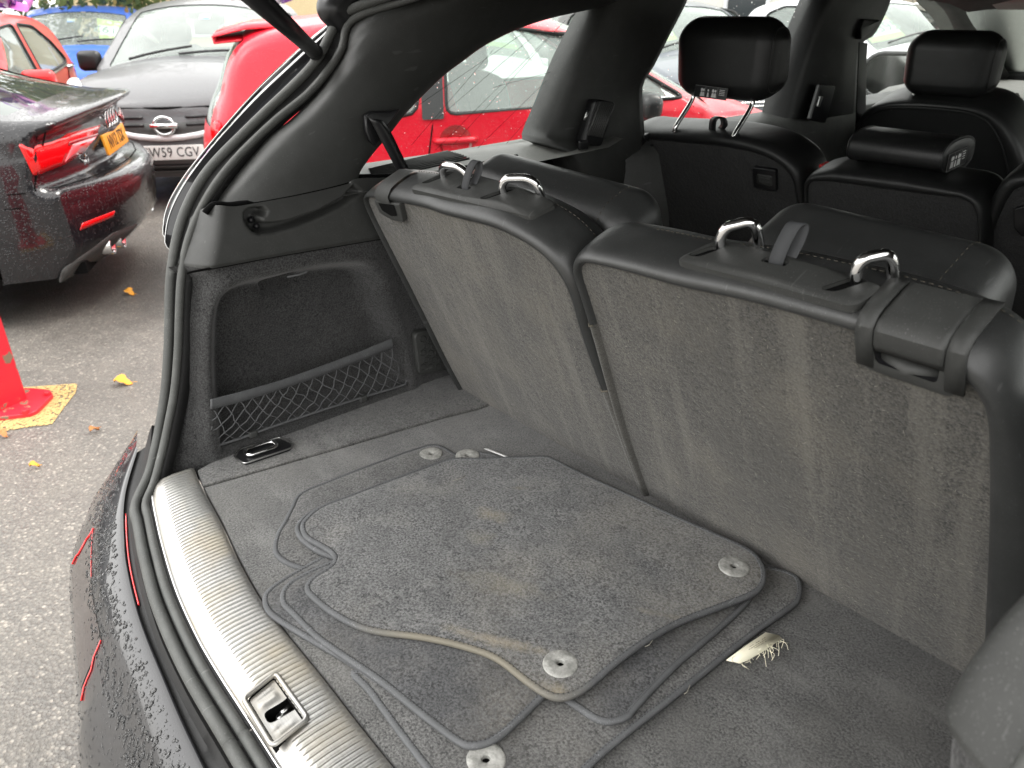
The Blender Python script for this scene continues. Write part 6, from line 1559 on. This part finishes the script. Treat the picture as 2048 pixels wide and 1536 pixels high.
# ------------------------------------------------------------------ rain on the bumper and on the side glass
def beads(name, pts, parent, seed, flat=.5, seg=8):
    r = random.Random(seed); mb = MB()
    for p, n, s in pts:
        n = n.normalized(); u = n.orthogonal().normalized(); v = n.cross(u); a0 = r.uniform(0, 6.28); ex = r.uniform(.8, 1.5); vs = []; K = 3
        for k in range(K):
            th = math.pi / 2 * k / K
            for j in range(seg):
                a = 2 * math.pi * j / seg; rr = s * math.cos(th) * (1 + .12 * math.sin(2 * a + a0)); x, y = rr * math.cos(a) * ex, rr * math.sin(a)
                vs.append(p + u * (x * math.cos(a0) - y * math.sin(a0)) + v * (x * math.sin(a0) + y * math.cos(a0)) + n * s * flat * math.sin(th))
        vs.append(p + n * s * flat); fs = []
        for k in range(K - 1):
            for j in range(seg): fs.append((k * seg + j, k * seg + (j + 1) % seg, (k + 1) * seg + (j + 1) % seg, (k + 1) * seg + j))
        for j in range(seg): fs.append(((K - 1) * seg + j, (K - 1) * seg + (j + 1) % seg, K * seg))
        mb.add(vs, fs)
    return tag(mb.build(name, M_['rain'], parent), kind='stuff')
r_ = random.Random(21)
def skin(rows):
    def f(t, g):
        k = g * (len(rows) - 1); i = min(len(rows) - 2, int(k)); f_ = k - i; x = t * 89; j = min(88, int(x)); h = x - j
        A = rows[i][j].lerp(rows[i][j + 1], h); Bq = rows[i + 1][j].lerp(rows[i + 1][j + 1], h)
        n = (rows[i][j + 1] - rows[i][j]).cross(rows[i + 1][j] - rows[i][j])
        if n.length < 1e-12: n = V((0, 0, 1))
        n.normalize(); n = n if n.z > 0 or (abs(n.z) < .2 and n.y < 0) else -n
        return A.lerp(Bq, f_), n
    return f
dep = bpy.context.evaluated_depsgraph_get()
def drops_on(obj, n, seed, lo, hi, keep, name, parent, tries=60):
    """beads scattered over the finished skin of an object, kept where keep(point, normal) holds"""
    r = random.Random(seed); dep = bpy.context.evaluated_depsgraph_get(); ev = obj.evaluated_get(dep); me = ev.to_mesh(); mw = wmat(obj); P = []
    vsx = [mw @ v.co for v in me.vertices]; tri = []
    me.calc_loop_triangles()
    for t in me.loop_triangles:
        a, b, c = (vsx[i] for i in t.vertices); nn = (b - a).cross(c - a); ctr = (a + b + c) / 3
        if nn.length > 1e-10 and keep(ctr, nn.normalized()): tri.append((nn.length, a, b, c, nn.normalized()))
    ev.to_mesh_clear()
    if not tri: return
    W = []; s = 0
    for t in tri: s += t[0]; W.append(s)
    import bisect
    for _ in range(n):
        t = tri[min(len(tri) - 1, bisect.bisect(W, r.uniform(0, s)))]; u, v = r.random(), r.random()
        if u + v > 1: u, v = 1 - u, 1 - v
        p = t[1] + (t[2] - t[1]) * u + (t[3] - t[1]) * v; nn = t[4]
        if nn.dot(CP - p) < 0: nn = -nn
        P.append((p, nn, lo + (hi - lo) * r.random() ** 3))
    return beads(name, P, parent, seed)
bpy.context.view_layer.update()
SI2 = [(p.x, p.y) for p in SI]
drops_on(bumper, 2700, 4, .0008, .0048, lambda p, n: p.x < .1 and p.z > -.12 and abs(n.z) > .5 and p.x > -.95 and edist(p.x, p.y, SI2, False) > .016, 'rain_drops', suv)
drops_on(bumper, 3000, 9, .0005, .0026, lambda p, n: p.x < .1 and -.30 < p.z < -.10 and p.x > -.95 and abs(n.z) < .8, 'rain_drops', suv)
drops_on(qg, 750, 5, .0005, .0017, lambda p, n: True, 'rain_drops', qg)
drops_on(dg, 700, 6, .0006, .0020, lambda p, n: True, 'rain_drops', dg)

# ------------------------------------------------------------------ far side of the yard
def hdir(px): r = ray((px, 10)); return V((r.x, r.y, 0)).normalized()
def at_dist(px, d): c = V((CP.x, CP.y, GZ)) + hdir(px) * d; c.z = GZ; return c
grain('render_beige', (.62, .50, .30), .9, 30, .004, .2, .15); grain('render_pale', (.62, .60, .56), .9, 30, .004, .2, .15); grain('bark', (.07, .06, .045), .9, 40, .01, .2, .3)
def facade(label, pl, pr_, d, h, mat, wins, name='building', sgn=None):
    a, b = at_dist(pl, d), at_dist(pr_, d); u = (b - a); w_ = u.length; u.normalize(); n = V((u.y, -u.x, 0)); n = n if n.dot(CP - a) > 0 else -n
    root = thing(name, label, 'building', (a + b) / 2); mb = MB()
    def P(x, z, k=0): return a + u * x + n * k + V((0, 0, z))
    holes = [[(x, z), (x + ww, z), (x + ww, z + hh), (x, z + hh)] for x, z, ww, hh in wins]
    sheet(mb, [(0, 0), (w_, 0), (w_, h), (0, h)], lambda x, z: P(x, z), holes, 1.2); mb.loft([[P(0, 0), P(0, h)], [P(0, 0, -4), P(0, h, -4)], [P(w_, 0, -4), P(w_, h, -4)], [P(w_, 0), P(w_, h)]])
    mb.build('wall', M_[mat], root, smooth=False)
    mb = MB(); mb.loft([[P(-.2, h, .25), P(w_ + .2, h, .25)], [P(-.2, h + .12, .25), P(w_ + .2, h + .12, .25)], [P(-.2, h + .6, -4.2), P(w_ + .2, h + .6, -4.2)]]); mb.build('roof', M_['trim_grey'], root, smooth=False, solid=.1)
    for x, z, ww, hh in wins:
        mb = MB(); mb.tube([P(x, z, .02), P(x + ww, z, .02), P(x + ww, z + hh, .02), P(x, z + hh, .02)], .05, 4, closed=True); f_ = mb.build('window', M_['white_paint'], root, smooth=False)
        mb = MB(); mb.add([P(x, z, -.08), P(x + ww, z, -.08), P(x + ww, z + hh, -.08), P(x, z + hh, -.08)], [(0, 1, 2, 3)]); mb.build('pane', M_['dark_glass2'], f_, smooth=False)
    return root, P
principled('dark_glass2', (.03, .035, .04), .1)
facade('long beige rendered building behind the parked cars on the left', 120, 700, 21, 4.2, 'render_beige', [(2.6, 1.0, 1.3, 1.6), (6.5, .1, 1.1, 2.2), (9.2, 1.0, 1.4, 1.5)])
facade('pale building with dark windows behind the raised headrest', 1150, 1690, 20, 4.0, 'render_pale', [(1.0, 1.05, 1.2, 1.5), (3.4, 1.05, .9, 1.5), (5.6, 1.05, .7, 1.5), (6.7, 1.05, 1.3, 1.5)])
fen = thing('timber_fence', 'weathered timber fence of upright boards beyond the white cars', 'fence', at_dist(1860, 17))
fa, fb = at_dist(1770, 17), at_dist(2120, 17); fu = (fb - fa); fw = fu.length; fu.normalize(); fn_ = V((-fu.y, fu.x, 0)); k = 0; x = 0
grain('old_timber', (.26, .22, .17), .9, 60, .004, .2, .35)
pm = None; fr_ = Matrix((fu, fn_, V((0, 0, 1)))).transposed()
while x < fw:
    mb = MB(); hh = 2.05 + r_.uniform(-.03, .03); mb.box(fa + fu * (x + .07) + V((0, 0, hh / 2)) + fn_ * r_.uniform(-.012, .012), (.135, .022, hh), fr_); mb.build('board', M_['old_timber'], fen, smooth=False); x += .15
mb = MB(); mb.box((fa + fb) / 2 + V((0, 0, 1.2)) - fn_ * .05, (fw, .05, .10), fr_); mb.build('rail', M_['old_timber'], fen, smooth=False)
def leafmat():
    m = principled('foliage', (.06, .09, .02), .7); oi = N(m, 'ShaderNodeNewGeometry'); L(m, ramp(m, oi.outputs['Random Per Island'], [(0, (.035, .06, .012)), (.5, (.07, .10, .02)), (.85, (.11, .12, .025)), (1, (.22, .13, .03))]), B(m).inputs['Base Color'])
leafmat()
def tree(label, px, d, h, cr, zc, n, seed):
    r = random.Random(seed); c = at_dist(px, d); root = thing('leafy_tree', label, 'tree', c); mb = MB(); top_ = c + V((r.uniform(-.3, .3), r.uniform(-.3, .3), h))
    mb.tube(cat([c, c + V((.08, .05, h * .4)), top_], 14), [.16 - .011 * k for k in range(14)], 10)
    limbs = []
    for k in range(9):
        z = h * (.32 + .06 * k); a = k * 2.4; e = c + V((math.cos(a) * cr * .75, math.sin(a) * cr * .75, z + cr * .35)); mb.tube(cat([c + V((.06, .04, z)), (c + V((0, 0, z)) + e) / 2 + V((0, 0, .1)), e], 7), [.06 - .007 * q for q in range(7)], 6); limbs.append(e)
    mb.build('trunk', M_['bark'], root); mb = MB()
    blobs = [(e, cr * r.uniform(.35, .6)) for e in limbs] + [(c + V((r.uniform(-cr, cr) * .7, r.uniform(-cr, cr) * .7, zc + r.uniform(-1, 1) * cr * .8)), cr * r.uniform(.3, .55)) for _ in range(10)]
    for _ in range(n):
        b, rad = r.choice(blobs); v = V((r.gauss(0, 1), r.gauss(0, 1), r.gauss(0, 1))); p = b + v.normalized() * rad * r.random() ** .4
        s = r.uniform(.05, .10); u = V((r.gauss(0, 1), r.gauss(0, 1), r.gauss(0, 1))).normalized(); w_ = u.orthogonal().normalized()
        mb.add([p - u * s, p + w_ * s * .5, p + u * s, p - w_ * s * .5], [(0, 1, 2, 3)])
    tag(mb.build('crown', M_['foliage'], root, smooth=False), kind='stuff')
tree('broad leafy tree behind the blue car, leaves hanging low', 120, 16.5, 4.2, 2.0, 2.9, 5200, 3)
tree('thin tree in front of the beige building, between blue and grey car', 235, 18.5, 4.6, 1.2, 3.6, 2200, 4)
# gift ribbons and balloons tied to car roofs
principled('ribbon_purple', (.30, .10, .50), .35); principled('ribbon_pink', (.70, .20, .60), .35); principled('ribbon_white', (.75, .72, .78), .35); principled('ribbon_yellow', (.70, .72, .15), .35)
def bow(label, c, s, cols, seed):
    r = random.Random(seed); root = thing('ribbon_bow', label, 'ribbon', c)
    for k in range(10):
        a = r.uniform(0, 6.28); el = r.uniform(.1, 1.2); d = V((math.cos(a) * math.cos(el), math.sin(a) * math.cos(el), math.sin(el))); sdv = d.orthogonal().normalized() * s * .16; up = d.cross(sdv).normalized() * s * .3; P = cat([c, c + d * s * .6 + up, c + d * s, c + d * s * .6 - up, c], 18); mb = MB()
        mb.loft([[p - sdv for p in P], [p + sdv for p in P]]); mb.build('ribbon_loop', M_[cols[k % len(cols)]], root)
bow('purple and pink ribbon bow above the small red car', fz((22, 42), GZ + 1.52 * KS) if 0 else at_dist(22, 6.9) + V((0, 0, 1.66)), .22, ('ribbon_purple', 'ribbon_pink', 'ribbon_white'), 2)
bow('yellow and pink ribbon bow above the grey hatchback roof', at_dist(468, 7.9) + V((0, 0, 1.70)), .16, ('ribbon_yellow', 'ribbon_pink', 'ribbon_white'), 5)
bow('purple and white ribbon bow between the strut and the grey roof', at_dist(562, 8.4) + V((0, 0, 1.66)), .20, ('ribbon_purple', 'ribbon_white'), 6)
